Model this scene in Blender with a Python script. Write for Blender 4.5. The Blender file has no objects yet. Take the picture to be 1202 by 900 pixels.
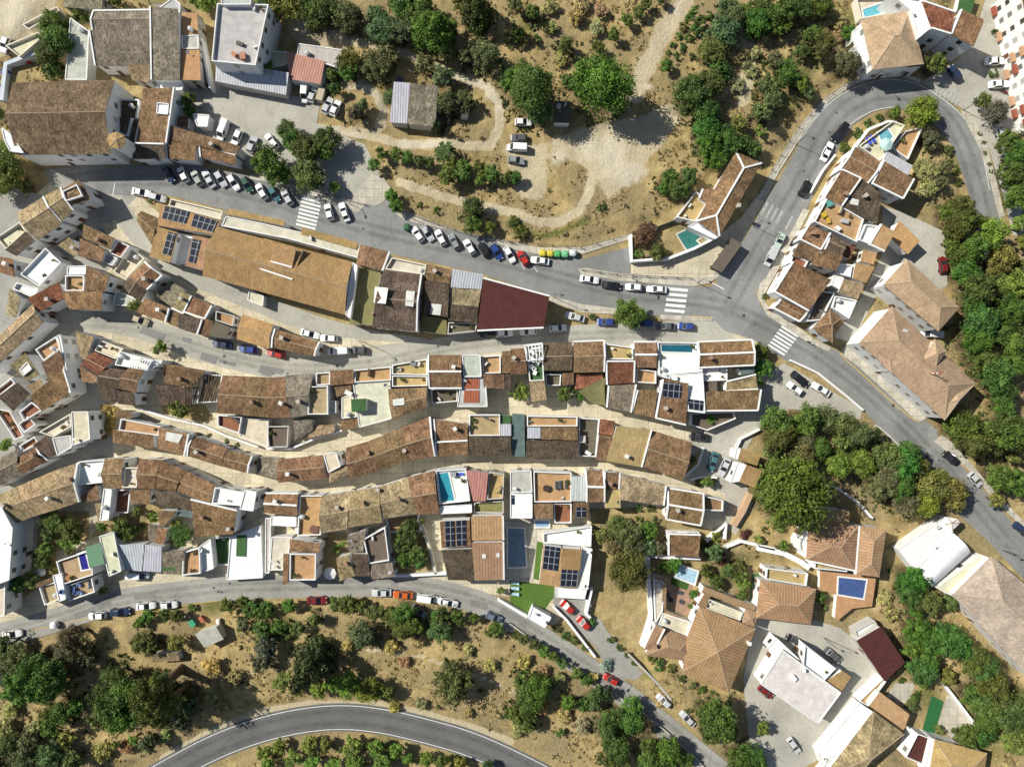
import bpy, math, random, re
import numpy as np
from mathutils import Vector, Matrix
from mathutils.geometry import tessellate_polygon
random.seed(7); RNG = np.random.default_rng(7)
sc = bpy.context.scene
COLL = sc.collection
S, CAMH = 0.2, 160.0
R = math.radians

HOUSES = r'''B 0 0
R in the church cluster
H 8|long white church under a brown tiled nave
g j - 60 388 538 376 520 722 78 728
y o - 548 618 585 640 588 672 560 700 515 690 500 655 515 628 A 548 658 @10
f w - 8 598 62 640 116 722 48 712 20 660 @8.6
H 4.5|dark roofed sacristy with white gutters
m d 23 580 475 662 478 640 555 570 550
m d 24 545 555 628 560 600 640 535 612
m d 2 632 570 665 580 636 668 602 640 @4
H 5.5|square brown roof with a white dormer
m b 2 690 432 835 426 780 672 640 668
f w - 738 482 795 487 790 540 735 535 @6.6
m d 3 640 678 778 682 778 745 620 748 @5
H 5|tapering brown wing ending in a white wall
m b 1 790 588 1132 690 1110 725 785 655
m b 1 785 662 930 690 915 755 785 745 @4.4
m b 13 940 682 1110 732 1105 775 942 738 @4.2
H 3.5|small white annex with a brown roof
m b - 840 548 890 550 880 600 832 592
f w - 905 535 985 540 975 598 925 595 @3
H 5|grey tiled barn with white end parapet
g g 13 440 52 716 48 716 150 436 150
m g 1 440 158 714 158 705 310 448 310
m t - 602 312 706 312 704 388 622 378 @4.6
H 5|weathered narrow barn with crumbling tiles
m g 1 725 52 850 62 845 376 712 376
H 4.6|flat orange and grey terrace building
f z - 856 58 925 62 930 160 853 165
f e - 853 168 932 165 935 232 853 232
f z - 853 235 935 235 942 378 850 376
f w - 735 390 862 388 858 425 735 425 @3.2
H 3.2|roofless grey shed by the tall trees
f e - 330 82 420 148 410 378 306 376
H 4|grey flat building at the picture's top edge
f g 4 300 -20 482 -20 480 44 440 46 300 34
H 3|small tan shed touching the top edge
f v - 705 -15 808 -15 812 22 706 14
f e - 812 -10 850 20 845 70 745 40 @3.4
H 3|upper white niche block beside the dirt bank
t c - 102 116 268 28 280 52 135 140
H 3|lower white niche block beside the dirt bank
t c - 24 214 178 150 204 172 90 268
R beside the upper car park
H 9|tall white block with a cluttered pale roof
t e - 1018 15 1262 20 1200 308 992 288
f e - 1040 -20 1180 -15 1180 25 1040 25 @9.4
H 3.4|long grey corrugated car shelter
m i - 1022 296 1362 350 1342 446 1010 382
H 3.5|red flat roof behind white walls
f p - 1345 242 1525 288 1505 396 1360 372
t c - 1225 235 1345 242 1360 300 1235 330 @3
H 3.2|pale corrugated shed beside the dark trees
f e - 1400 205 1620 236 1596 326 1395 258
B 300 0
H 3.6|two-tone barn roofed in metal and old sheet
m i - 655 400 732 405 710 580 630 575
m g - 734 406 860 420 842 596 712 582
H 3|dark little cabin under the big trees
f x - 965 485 1005 485 995 545 960 545
B 600 0
H 3|dark green hut shaded by the round tree
f x - 205 475 278 475 275 578 200 575
B 900 0
R above the hairpin bend
H 6.5|beige pyramid roof villa over the bend
p h - 440 92 670 50 735 300 495 326
f w - 398 148 448 110 495 326 478 330 420 240 @4
m b - 660 270 735 300 732 310 658 312 @5.4
H 2.5|paved pool terrace behind a white wall
t c - 418 -10 582 -10 590 62 440 88
H 8|white terraced house with a wide roof deck
t w - 580 -30 722 -10 770 130 712 178 670 48
H 8.4|red roofed house with solar water tanks
f r 24 725 5 880 58 860 160 770 132
H 8|brown roofed corner house beside the lane
m b 1 895 58 1002 105 968 218 862 160
H 2|bright green sports court behind walls
f n - 905 -20 982 -20 952 70 892 46
H 9|long apartment block with red balcony screens
f b - 1180 -80 1420 -80 1420 580 1308 560
B 900 200
R inside the hairpin bend
H 4|white walled pool terrace with tan deck
t c - 430 -115 590 -232 648 -212 560 -82 530 -42
t z - 648 -185 732 -205 662 -50 585 -105 @3
H 6|brown hip roof villa beside the pool terrace
g b 124 410 -112 536 -38 470 62 342 -4
f i - 562 -90 682 -22 655 35 542 -36 @5
m b 124 536 -38 676 46 636 132 492 62 @6.2
H 6|brown roof between street and dark roof
m b 23 340 6 425 46 350 166 274 126
H 5.6|dark brown roof with a white skylight
m d - 428 45 528 122 515 250 352 170
k 392 130 430 140 425 165 388 158
H 5.6|open terrace cluttered with building materials
t z - 282 128 456 228 422 336 222 240
H 6|orange roof house with glass skylight
m z 14 525 256 592 292 550 378 480 345
t w - 462 250 522 258 482 345 430 326
H 3.4|tan carport roof in the paved yard
m o - 612 240 706 332 660 392 574 312
H 5.8|brown stepped roof house with red terrace
m b 124 192 256 286 300 252 370 156 322
m b - 150 334 246 376 228 425 118 400
t r - 122 392 196 425 176 462 110 432 @5.4
H 5.8|dark ridged house behind the stepped roofs
g d 1 296 292 372 336 352 400 270 370
m b - 262 372 350 402 326 470 205 440
H 6|largest plain brown roof facing the street
m b 14 110 432 286 516 196 656 36 566
H 4.6|low gabled front with white ridge
g b 124 66 602 192 656 152 706 30 642
H 4.5|orange flat rooms with a red awning
f o - 452 370 516 386 500 440 440 425
f o - 418 430 506 450 465 526 402 505
f r - 375 345 412 355 392 415 355 400 @4
H 4.5|white patio rooms beside dark gaps
t w - 335 432 402 440 392 500 330 482
f w - 310 490 360 500 340 560 300 540 @4
H 5|tan roof over a white cluttered terrace
m t - 355 508 452 535 425 602 334 570
t w - 320 585 424 605 386 694 304 642 @4.2
H 4.2|dark sunken terrace behind the corner house
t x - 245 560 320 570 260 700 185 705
H 5|brown hip roof corner house at the crossing
p b - 295 648 352 690 306 806 214 736
R beside the wooded right slope
H 7|long beige hip roof hall below the yard
p h - 655 415 902 640 802 752 545 535
H 7.5|large beige hip roof town building with turret
p h - 585 634 978 996 832 1168 432 806
p h - 785 786 842 842 792 916 724 890 @9
p h - 520 860 630 862 585 950 440 806 @7.4
p h - 890 1012 975 996 832 1166 800 1110 @7.5
k 640 740 660 745 655 758 635 752
B 900 375
R beside the lower right road
B 900 525
H 6|tan hip roof villa above a blue pool
p l 4 195 364 430 366 415 576 184 526
p l 3 432 366 414 592 526 606 560 384
f z - 250 288 388 296 384 368 222 360 @5
t w - 152 440 192 380 188 505 155 480 @5
t y - 225 536 380 548 376 582 222 566 @4
H 2|tan pool deck with white rim walls
f z - 250 578 512 604 492 742 400 752 330 810 320 800 330 690 250 660
H 5|hip roof villa with ochre sunken terrace
p l - -30 620 232 660 206 826 -50 796
t y - 0 562 195 588 186 648 -5 616 @4.4
H 4|white vaulted hall by the road bend
v w - 702 580 872 400 952 490 772 652
f w - 612 476 822 330 870 392 690 578 @3.4
f c - 790 655 992 505 1050 520 862 692 @4
y w - 840 322 895 335 902 355 870 385 830 360 A 865 352 @4
H 6|huge pale pinkish hip roof building
p k - 1050 508 1440 830 1240 1090 868 688
B 900 675
R around the concrete villa yard
H 4|maroon corrugated shed above the yard
m m - 522 230 632 396 552 496 420 306
t w - 410 260 505 210 520 235 425 300 @3
H 5|flat gravel roofed white villa
f a - 72 345 348 546 240 692 -30 508
f w - 0 340 45 290 160 400 72 345 @4
t w - 178 322 325 435 262 500 168 430
m o - 346 438 386 466 350 542 278 494 @4
H 4.6|greenish tan hip roof house with white deck
p t - 500 634 642 742 410 960 250 960
f z - 530 545 668 650 640 722 480 610
f w - 432 592 495 636 262 895 236 826 @3
t o - 430 588 545 478 560 495 475 612 @3.2
H 5|orange hip roof house with maroon terrace
p o - 785 765 1030 830 1010 960 755 950
t m - 705 738 768 760 740 890 648 850 @3.8
f w - 768 758 795 765 760 900 735 890 @4.2
R around the walled villa garden
B 600 675
H 4.8|many-faced tan hip roof villa
y l - 884 143 1149 251 1022 553 805 453 827 288 A 972 360
p l - 711 242 844 296 867 409 624 375 @4.2
m l 2 674 224 715 242 677 338 623 352 @4.4
p l - 1100 153 1164 178 1143 242 1086 224 @4.6
g l - 905 50 1150 146 1136 171 894 82 @4.2
m l - 873 139 916 64 937 93 916 153 @4
t c - 930 111 1090 175 1076 214 908 153 @4
f c - 713 175 839 216 827 287 692 228 @3
f c - 668 15 718 32 712 168 677 224 @2.9
c 670 324
c 1111 311
H 3|low tiled gallery along a gravel patio
m l - 675 0 730 15 725 28 668 20
m l - 706 30 722 30 728 172 705 178 @2.6
m l - 722 162 840 216 836 232 716 182 @2.5
B 600 525
H 4|tiled outbuilding above the white garden wall
m b 13 735 400 884 405 880 516 740 506
R along the lane's lower corner
H 4|upper orange roofed garage by the lane
m o - 1078 2 1168 36 1155 86 1064 58
f w - 1055 5 1078 2 1064 58 1045 50 @3.8
H 4|lower orange roofed garage by the lane
m o - 1100 80 1172 106 1145 192 1070 160
f w - 1062 68 1102 80 1070 160 1025 165 @3.8
R in the long pool row
H 5.5|flat grey house with white roof stores
f e - -5 112 95 106 100 212 -5 212
f w - -5 216 100 216 100 332 -5 332
s -5 225 15 225 15 268 -5 268
H 5.5|open orange terrace with black sunbeds
t z - 104 112 284 118 284 256 108 258
f i - 284 135 352 138 352 252 286 252
m b - 105 262 196 260 196 336 105 336 @5
m b - 288 255 362 255 362 335 290 332 @5
s 304 282 350 282 350 328 304 328
t r - 200 262 284 262 284 356 204 356 @4
H 5.5|small brown gable framed by white parapets
g b 12R 350 104 432 108 438 256 355 256
H 5.5|roof half brown and half yellow
m b 12 438 114 508 118 506 196 440 196
f y - 440 198 514 198 514 284 442 284 @5
H 5.5|wide low tan roof above wild garden
m t 2 514 124 722 176 716 272 510 246
H 5.5|twin pitch roof outlined in white
g b 1234R 736 190 902 216 890 366 728 336
H 4.8|brown walled terrace at the row's tip
t b - 905 226 998 248 996 300 902 296
R by the modern villa
H 4|modern villa with tan roof and solar panels
m o - 150 455 242 465 228 656 132 640
m o - 242 465 330 470 312 660 228 656
s 158 460 230 470 218 580 146 570
s 236 572 316 576 308 654 230 650
f w - 330 462 382 476 362 666 312 662 @3.8
t w - 150 402 380 368 376 466 300 462 150 448 @3
H 3|white flat garage beside the lawn
f w - 100 745 190 796 158 848 78 800
H 2.6|white pergola roof over the parking drive
f w - 208 655 358 660 345 712 210 702
B 600 375
R in the row below the main junction
H 5.8|brown gable beside white pergola beams
g b - -2 138 62 134 76 255 -2 258
H 5.8|white pergola over a small green lawn deck
t w - 64 122 146 112 150 190 74 196
t n - 76 198 150 193 156 286 86 290 @5.4
m t - 86 292 156 286 166 378 95 386 @5
H 5.8|dark roof with a shadowed back patio
g d - 150 110 286 105 286 240 152 240
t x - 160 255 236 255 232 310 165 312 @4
m b - 238 252 292 250 292 305 240 308 @4.4
H 5.8|plain brown double pitch house
g b 23 292 104 436 98 436 246 292 250
m r - 296 258 430 256 428 300 300 330 @3.6
m v - 312 335 436 272 440 404 375 388 @4
H 5.8|ochre roof deck with red roof behind
t y - 442 112 572 130 574 188 444 186
m r 123 444 196 576 196 576 296 450 306 @5.4
m g 12 455 310 582 304 562 436 450 412 @5
H 5.8|brown gable with orange back terrace
g b 3R 578 105 682 105 682 226 580 226
t z - 588 230 682 242 682 302 588 295 @4.8
m b 1 590 330 682 330 670 462 566 438 @4.8
H 6|white modern house with rooftop pool
t w - 686 104 878 108 900 245 695 262
f w - 695 264 900 248 912 440 830 432 822 300
m b 14 706 280 824 300 820 494 680 462 @5.6
s 714 292 802 300 796 372 708 362
s 830 372 904 382 900 430 830 420
c 722 415
H 6|brown double roof crossed by white ridge line
g b 1234R 876 105 1130 95 1142 214 880 226
t w - 890 226 1016 220 1016 286 906 290 @5
H 5.6|tan tiled annex with blue awning
m t 34 1010 290 1144 258 1158 326 1010 336
f u - 1070 228 1138 222 1142 250 1080 262 @4.6
H 5.6|brown front roof above dark planted yard
m b 24 914 338 1166 328 1158 426 914 428
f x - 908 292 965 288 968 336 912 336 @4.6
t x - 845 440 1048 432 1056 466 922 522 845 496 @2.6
R between the two middle alleys
B 600 375
H 5.4|dark orange terrace over darker gable roof
t z - 74 450 312 455 312 502 74 502
f i - 76 506 138 506 138 558 76 558
m b - 140 505 312 505 312 566 140 562
m d - 70 566 314 568 314 656 70 656 @5
H 4|cluttered shady yard between tiled roofs
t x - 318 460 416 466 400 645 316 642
H 5.2|narrow red-brown strip roof
m r - 416 466 486 476 476 545 410 536
m b - 410 538 474 548 452 666 400 656 @5
H 5.4|sandy yellow tiled roof with chimney
m y 2 490 498 652 514 612 692 445 664
c 540 640
H 6|broad brown gable at the row's end
g b - 652 518 850 576 806 756 626 692
B 300 375
H 5.2|tan roof deck with dark clutter
t t - 1002 446 1148 446 1148 546 1002 546
m d - 1002 548 1200 550 1200 640 1002 640
f i - 1150 490 1200 490 1200 546 1150 546
f n - 1150 448 1195 448 1200 488 1152 488 @4.6
f u - 1205 440 1262 445 1265 645 1205 640 @4.6
H 5.2|brown shadowed double roof with white gutter
m b 1 840 466 996 490 996 562 846 570
m b 13 846 574 996 566 996 636 852 642 @4.9
H 5.2|brown gable nearest the white end wall
g b 2 690 506 818 455 842 642 730 662
c 702 612
H 5.2|middle length of the sloping brown range
g b - 536 568 690 506 730 662 576 712
H 5.2|first length of the sloping brown range
g b - 425 602 536 568 576 712 440 750
c 530 622
H 5|small tan hip corner with white block
p t - 338 702 446 686 446 718 348 770
f c - 318 632 380 622 400 690 342 720 @5.6
H 5.2|low brown gable above the cream steps
g b - 106 656 316 636 340 746 106 766
H 4|grey flat store at the alley fork
f g - 10 645 106 652 100 746 4 726
B 0 375
H 5.2|brown gable before the white gable end
g b 2 1066 610 1184 640 1162 722 1032 686
H 5.2|brown gable beside plants and white wall
g b 1 906 546 1066 602 1040 690 880 640
H 5.2|reddish roof with a cream skylight
m b 2 756 505 896 536 865 640 740 606
k 782 526 860 540 838 580 778 565
H 5|orange terrace with brown lean-to
t z - 566 464 752 500 742 546 556 520
m b - 534 515 726 541 720 606 530 576 @4.6
m b - 546 420 626 436 612 466 540 456 @4
R in the row below the lower street
B 0 375
H 5.4|tan sloping roof at the row's tip
m t - 366 50 456 85 402 192 378 178
H 5.4|roof with a sunken tan terrace
t c - 466 94 580 136 540 186 442 146
g r - 440 150 536 192 466 266 380 214
m b - 380 218 464 268 440 300 385 290 @5
H 5.6|white pergola house with dark twin roofs
t w - 560 148 720 190 692 240 538 214
g d - 490 226 592 236 550 326 450 302
g b - 602 226 680 236 636 346 552 322
m d - 466 302 548 326 546 394 474 372 @5
m d - 550 332 636 346 636 405 554 396 @5
f w - 700 190 766 188 755 215 690 240 @5
H 4.6|half collapsed roof with bare rafters
m b - 778 206 972 240 906 320 768 300
m d - 742 306 905 322 900 402 752 402 @4.2
H 4.2|roofless ruin with open beams
t x - 945 252 1045 262 1018 388 922 392
H 5.2|brown gable next to the ruin
g b - 1046 262 1142 266 1140 446 1020 440
t r - 1020 446 1136 456 1122 536 1020 500 @3.4
H 5.2|brown gable over a cream yard
g b - 1142 266 1268 272 1262 460 1140 450
f c - 1140 462 1262 466 1260 600 1125 550 @2.4
B 300 375
H 5.2|brown and orange streaked gable
g b - 66 272 136 268 168 460 60 462
H 5.2|greyish brown gable with lean-to
g g - 138 262 272 252 245 450 170 460
t x - 48 500 156 500 150 600 60 602 @2.6
m g - 182 462 275 470 268 520 182 570 @3
f t - 270 498 370 490 366 530 240 562 @2.6
H 6|tan box terrace towering over the row
t t - 244 314 340 310 340 446 244 446
t t - 282 250 350 246 350 306 282 310 @5
f c - 342 380 378 380 378 440 342 445 @4.6
H 5|short brown roof facing the street
m b - 354 240 460 235 460 300 350 310
m b - 370 318 450 308 450 345 375 365 @4.4
H 5|green rimmed roof terrace with red floor
t z - 462 236 636 220 636 286 464 296
H 5.2|ochre double terrace with scattered chairs
t y - 640 212 806 184 806 262 640 258
t y - 640 262 806 265 806 312 640 316 @4.8
g b - 622 326 806 318 802 412 640 470
k 645 375 698 368 700 400 648 405
H 4.4|white concrete roof with a green hut
f c - 456 296 632 284 640 466 486 508 480 460
f c - 404 366 456 345 478 458 404 465 @4.2
f n - 448 374 520 370 518 430 450 434 @6.4
m b - 400 475 480 462 486 505 405 522 @3.8
H 5.4|dark brown gable shaded by a white wall
g b 14R 812 166 968 166 968 322 816 322
t x - 822 326 950 326 948 385 826 395 @4
H 5.6|grey concrete house with red skylight sheets
f e - 970 166 1056 166 1062 270 975 270
f e - 965 272 1080 272 1090 410 946 410 @4.8
k 986 276 1050 276 1050 325 980 325
k 980 332 1050 332 1050 390 975 390
H 5|brown roof around an orange terrace
t z - 1062 172 1150 166 1152 252 1066 254
m b - 1066 256 1166 256 1170 326 1072 320
H 5.4|narrow roof left of the pergola
m b - 1156 152 1198 146 1198 250 1158 252
m d - 1158 256 1198 256 1198 330 1172 330 @4.8
R on the lower street's upper side
B 300 525
H 5.4|small brown gable with white ridge
g b 3R 45 214 202 215 196 322 42 306
f w - 72 322 192 325 190 372 70 365 @4
f c - 76 418 172 418 140 575 64 576 @3.6
f e - 46 330 74 330 66 590 44 590 @2.6
H 5|orange planted terrace with a parasol
t z - 205 225 314 225 306 412 195 416
H 5.4|tan gable beside the planted terrace
g t - 308 228 456 204 428 384 305 402
H 5.4|tan and orange gable of the pool row
g t - 456 204 582 184 596 352 430 376
H 5.4|tan gable with an orange back patio
g t - 582 184 716 140 762 310 602 334
t z - 612 330 762 310 776 395 626 400 @2.6
c 578 195
c 672 240
H 5.4|brown gable left of the rooftop pool
g b - 716 140 840 108 864 308 762 316
H 5.2|rooftop swimming pool terrace
t w - 844 108 988 100 1008 252 860 268
f w - 865 275 1016 268 1016 306 868 312 @4.8
H 5.4|pink corrugated roof with an ochre deck
m p - 990 104 1092 116 1082 252 1022 252
t y - 1094 114 1168 124 1162 242 1086 246
t v - 1025 258 1165 250 1165 310 1025 308 @4
H 5.6|brown roof with a solar panel array
m b - 868 342 1006 336 1012 466 874 472
m d - 876 474 1018 468 1032 624 904 622 @5
s 888 346 932 344 936 466 892 468
s 940 344 988 340 990 462 944 464
H 5.8|smooth brown roof with two skylights
m l 2 1014 318 1162 316 1164 434 1016 436
m l 2 1016 438 1164 436 1166 620 1030 624 @5.4
k 1064 500 1082 500 1082 520 1064 520
k 1130 496 1146 496 1146 514 1130 514
H 5|old house with a square roof opening
t x - 505 430 608 374 628 532 530 548
f g - 430 416 516 386 504 490 440 492
m d - 456 494 528 494 538 602 466 606 @4.6
f g - 532 550 640 540 656 606 545 620 @4.6
H 4.6|short tan lean-to with grey end
m t - 384 512 440 500 466 602 394 628
H 5.2|orange roof terrace inside a tiled skirt
t z - 160 498 284 500 282 624 158 624
m b - 165 428 305 448 300 492 158 490
f b - 130 500 156 500 152 640 128 642
R in the lower left cluster
B 0 525
H 5.4|first tan gable at the row's low end
g t - -60 250 82 182 152 325 -20 395
H 5.4|second tan gable on the curved row
g t - 84 181 182 140 236 300 154 325
H 5.4|tan gable in the curved row's middle
g t - 182 140 266 104 300 280 232 302
H 5.4|last tan gable before the white terrace
g t 2 266 104 366 70 372 256 302 280
m b - 346 256 462 172 466 246 372 262 @4.6
H 5.6|white rooftop terrace in the curved row
t w - 368 66 492 57 482 166 360 178
f w - 488 192 528 196 512 340 468 345 @4.4
m t - 456 262 486 258 495 345 460 350 @3
H 5.6|brown gable with a cream sunken terrace
g b - 492 52 584 52 580 192 485 190
t c - 580 94 652 94 642 190 572 190 @5.9
t r - 530 200 612 196 602 308 530 310 @2.6
H 5.6|brown gable above a shady courtyard
g b - 656 54 758 58 730 196 648 194
m b - 616 198 716 196 702 266 614 264 @4.4
m d - 736 198 816 214 816 286 742 282 @4.2
H 5.6|brown gable on the street bend
g b - 758 60 876 108 822 214 730 192
H 5.6|brown gable joining the white block
g b - 876 110 1018 180 985 262 824 204
m d - 818 212 910 242 906 302 816 278 @4.8
f u - 836 284 906 290 904 332 830 320 @3
H 6.4|bright white block with a roof terrace
t w - 1008 186 1146 210 1138 276 992 264
f w - 1148 200 1206 206 1190 300 1125 290 @7
H 5.4|wide brown roof with white chimneys
m b 3 910 238 1124 290 1096 406 914 418
c 955 326
c 1080 378
H 7|tall white house at the left edge
f w - -60 270 5 270 62 378 46 622 -60 660
f c - -60 545 28 560 24 790 -60 795 @5.5
H 4.8|white terrace house with tan pool deck
t t - 262 535 432 478 436 600 292 645
f w - 248 600 292 588 312 712 278 724
H 5|tall pale slab roof beside green awning
f c - 466 416 536 394 572 580 512 606
H 4|white terrace house with blue chairs
t t - 312 648 430 608 446 680 322 722
t t - 180 652 262 630 284 712 208 742 @3.6
m b - 165 640 250 605 252 628 168 660 @4
H 3.4|grey sheet shed beside the street
m i - 540 452 692 445 666 582 566 570
H 3.4|pale ribbed shed with clear roof panels
m i - 696 448 772 460 756 586 670 580
H 3.4|grey lean-to with a green roof sheet
m g - 768 486 872 476 862 598 766 592
f n - 760 520 820 520 820 576 760 576 @3.7
H 4|white house with small red terrace
t z - 858 492 936 470 942 592 854 602
f w - 938 462 990 425 1005 568 944 590 @3
H 1.2|dark green walled yard
t n - 996 424 1080 418 1080 552 1012 556
H 2|bright white walled yard
f w - 1082 420 1225 362 1236 612 1064 622
f n - 1112 412 1156 412 1152 512 1108 510 @2.3
H 3|pair of rusty roofed garden sheds
m b - 750 292 835 296 770 372 750 370
m b - 745 372 798 380 765 455 730 448 @2.8
m g - 704 356 746 360 735 445 698 442 @2.6
R in the upper left cluster
B 0 200
H 6|tan gable with a long white facade
g t - 78 202 202 124 292 250 176 326
H 6|tan gable split by white parapet
g t 12 204 123 286 80 346 188 288 240
H 6.2|brown roof around a white roof terrace
p b - 286 92 372 42 428 136 304 176
t w - 290 98 360 64 388 120 306 146 @7.2
H 5.6|narrow white terrace at the left edge
t c - -20 315 92 240 125 288 28 372
m d - 30 376 126 290 166 330 76 402
H 5.6|brown roof on the left picture edge
m b - -30 400 70 418 72 502 -30 470
H 5|large bright white roof terrace
t w - 92 488 212 362 288 432 182 546
H 4.4|small tan lean-to beside climbing plants
m t - 282 354 336 318 380 384 346 404
H 5.4|brown roofs around a red patio
m b - 400 255 542 320 516 372 385 316
m b - 384 322 500 376 476 430 368 402 @5
t r - 546 328 608 354 566 412 510 386 @4.6
f e - 490 388 556 412 530 450 475 426 @4
t c - 602 360 678 412 590 512 530 476 @3
H 5.8|brown roof wrapped round a tan terrace
t z - 305 492 394 492 394 566 304 566
f w - 318 450 416 446 406 490 314 490
m b - 416 450 526 500 490 570 398 562
m b - 295 570 490 570 476 656 326 652 @5.4
H 5.4|reddish roof below the white terrace
m r - 140 602 286 526 306 600 180 666
t w - 76 525 182 552 160 602 58 556 @4.6
H 5|narrow tan roof with teal awning
m t - 60 556 110 600 76 692 28 676
f u - 85 672 140 640 145 658 92 700 @4
H 5.6|long tan and dark gable on the alley
g t - -60 830 155 625 206 712 -60 960
H 5.4|brown gable pair beside the leafy yard
g b 24 606 498 680 430 762 492 690 560
g d - 576 540 606 502 690 562 656 622 @5
f e - 545 565 640 600 625 640 530 632 @3
H 3.4|grey flat shed behind the street wall
f g - 722 582 800 520 862 556 806 642
R in the thin wedge row
B 0 200
H 5|brown roof at the wedge's thick end
m b 2 692 600 802 650 776 712 640 666
H 5|pair of small tan roofs
m t 24 856 566 908 592 860 672 806 646
m b - 802 656 852 674 832 736 786 712 @4.6
H 5|brown double roof with white lines
m b 24 910 594 1002 636 962 696 866 664
m d 2 856 676 956 702 926 770 840 742 @4.6
H 5|orange terrace above a dark grey box
t z - 1012 658 1102 682 1092 732 1010 704
f x - 1006 706 1082 736 1060 792 980 776
m b - 962 692 1008 710 985 780 930 768 @4.4
H 5|orange brown gable with chimney
g o - 1140 675 1284 722 1262 838 1110 792
B 300 200
H 5|dark and rust gable at the wedge's point
g b 12 92 744 300 806 276 872 76 832
R along the main street's lower side
B 0 200
H 5.5|orange courtyard house with solar panels
f o - 752 160 1036 236 1004 300 740 260
f o - 736 264 834 290 800 434 700 406 @5.2
f l - 906 304 992 322 958 470 868 448 @5.2
f w - 832 292 908 306 872 442 800 432 @2.5
s 776 168 892 196 872 252 760 226
s 914 206 1024 238 1000 292 896 262
s 790 288 828 298 800 402 762 392
s 904 322 944 330 918 438 884 430
t c - 800 132 1046 190 1034 232 790 166 @4
H 4.6|brown pointed roof beside the lane
g b - 664 190 752 228 716 356 642 236
H 6|long orange hall with raised roof lantern
g o - 1018 264 1655 430 1620 678 950 495
f o 4 1238 318 1422 370 1374 512 1222 462 @7.6
m o 4 1290 345 1395 374 1372 455 1272 428 @7.9
f c - 1062 215 1230 248 1770 372 1754 432 1350 322 1040 262 @5
m o - 1078 178 1340 238 1336 262 1072 206 @4.6
m o - 1418 268 1684 340 1672 372 1414 300 @5.2
f w - 1655 430 1680 446 1645 700 1622 678 @6
f c - 1170 560 1240 590 1236 640 1162 610 @2.4
B 300 200
H 5|rust brown roof over an olive flat yard
m b 2 495 350 632 386 596 470 472 442
f v - 466 452 586 480 546 726 440 722 @4
H 6.4|dark brown gable with white skylights
g d 2 600 468 778 490 756 756 546 738
t c - 640 408 802 442 792 490 606 464 @5.6
k 566 550 628 556 616 630 560 624
k 710 566 750 570 742 642 704 636
c 552 672
H 5.6|dark narrow roof with an orange patch
g b - 806 440 922 466 912 532 800 516
m d - 800 522 912 542 902 690 790 672
k 826 626 874 630 868 680 820 676
f v - 786 682 898 696 896 770 780 756 @3.6
H 5.6|pale grey stepped roofs to the street
m i - 924 464 1068 490 1060 558 916 550
m t - 916 556 1060 562 1046 640 906 628
m d - 906 632 1046 642 1040 716 904 706 @5
t x - 904 712 1042 716 1032 756 900 770 @3.6
H 6|huge dark red flat roof
f m 24 1070 506 1380 590 1352 738 1040 752
B 600 0
R above the bus shelter
H 5.5|white villa with brown hipped ridges
p b R 1056 713 869 1038 978 1110 1177 766
m b 4 969 892 925 964 883 932 900 888 @5
t y - 776 1020 869 895 925 951 866 1041 @4
f w - 869 1043 976 1112 956 1124 827 1063 @3.6
c 1061 970
B 0 375
R in the left alley cluster
H 6|tall white gable end beside an ochre terrace
t z - 164 140 262 78 284 132 204 196
m b - 206 206 292 146 312 232 232 292
m b 2 150 362 312 232 334 344 196 430
f w - 268 74 286 70 336 342 326 346
H 5.4|greyish tan roof with a white box
m t - 60 216 134 158 186 258 130 290
f w - 92 236 130 196 152 232 110 265 @6
m t - 130 312 192 280 216 322 160 350 @5
H 5.2|dark roof behind a red strip terrace
m d - 0 362 92 296 142 350 62 430
t r - -30 335 52 272 70 300 -30 380
H 5|red terrace split by white walls
t r - 88 434 146 386 198 424 112 478
t r - 84 492 128 452 168 492 112 532 @4.4
t r - -30 415 46 428 112 548 68 566 @3.6
H 6.4|tall white block beside a cream terrace
t c - 180 528 330 440 334 502 250 552
f e - 246 556 334 542 340 600 270 640 @5.8
f c - 336 432 416 430 426 562 342 592
H 5.4|brown gable at the alley's lower side
g b 2 70 656 170 598 226 660 106 726
m d - 166 588 230 546 290 620 222 656
t r - 88 592 162 546 178 580 104 622 @4.6
H 5.2|grey tile gable at the left picture edge
g g - -60 680 86 604 104 722 -40 800
B 0 675
R on the lower bank
H 2.6|patched sheet shack among junk
m e - 920 270 1020 235 1050 300 960 340
m t - 715 370 835 360 845 400 720 408 @2.2'''
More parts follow.
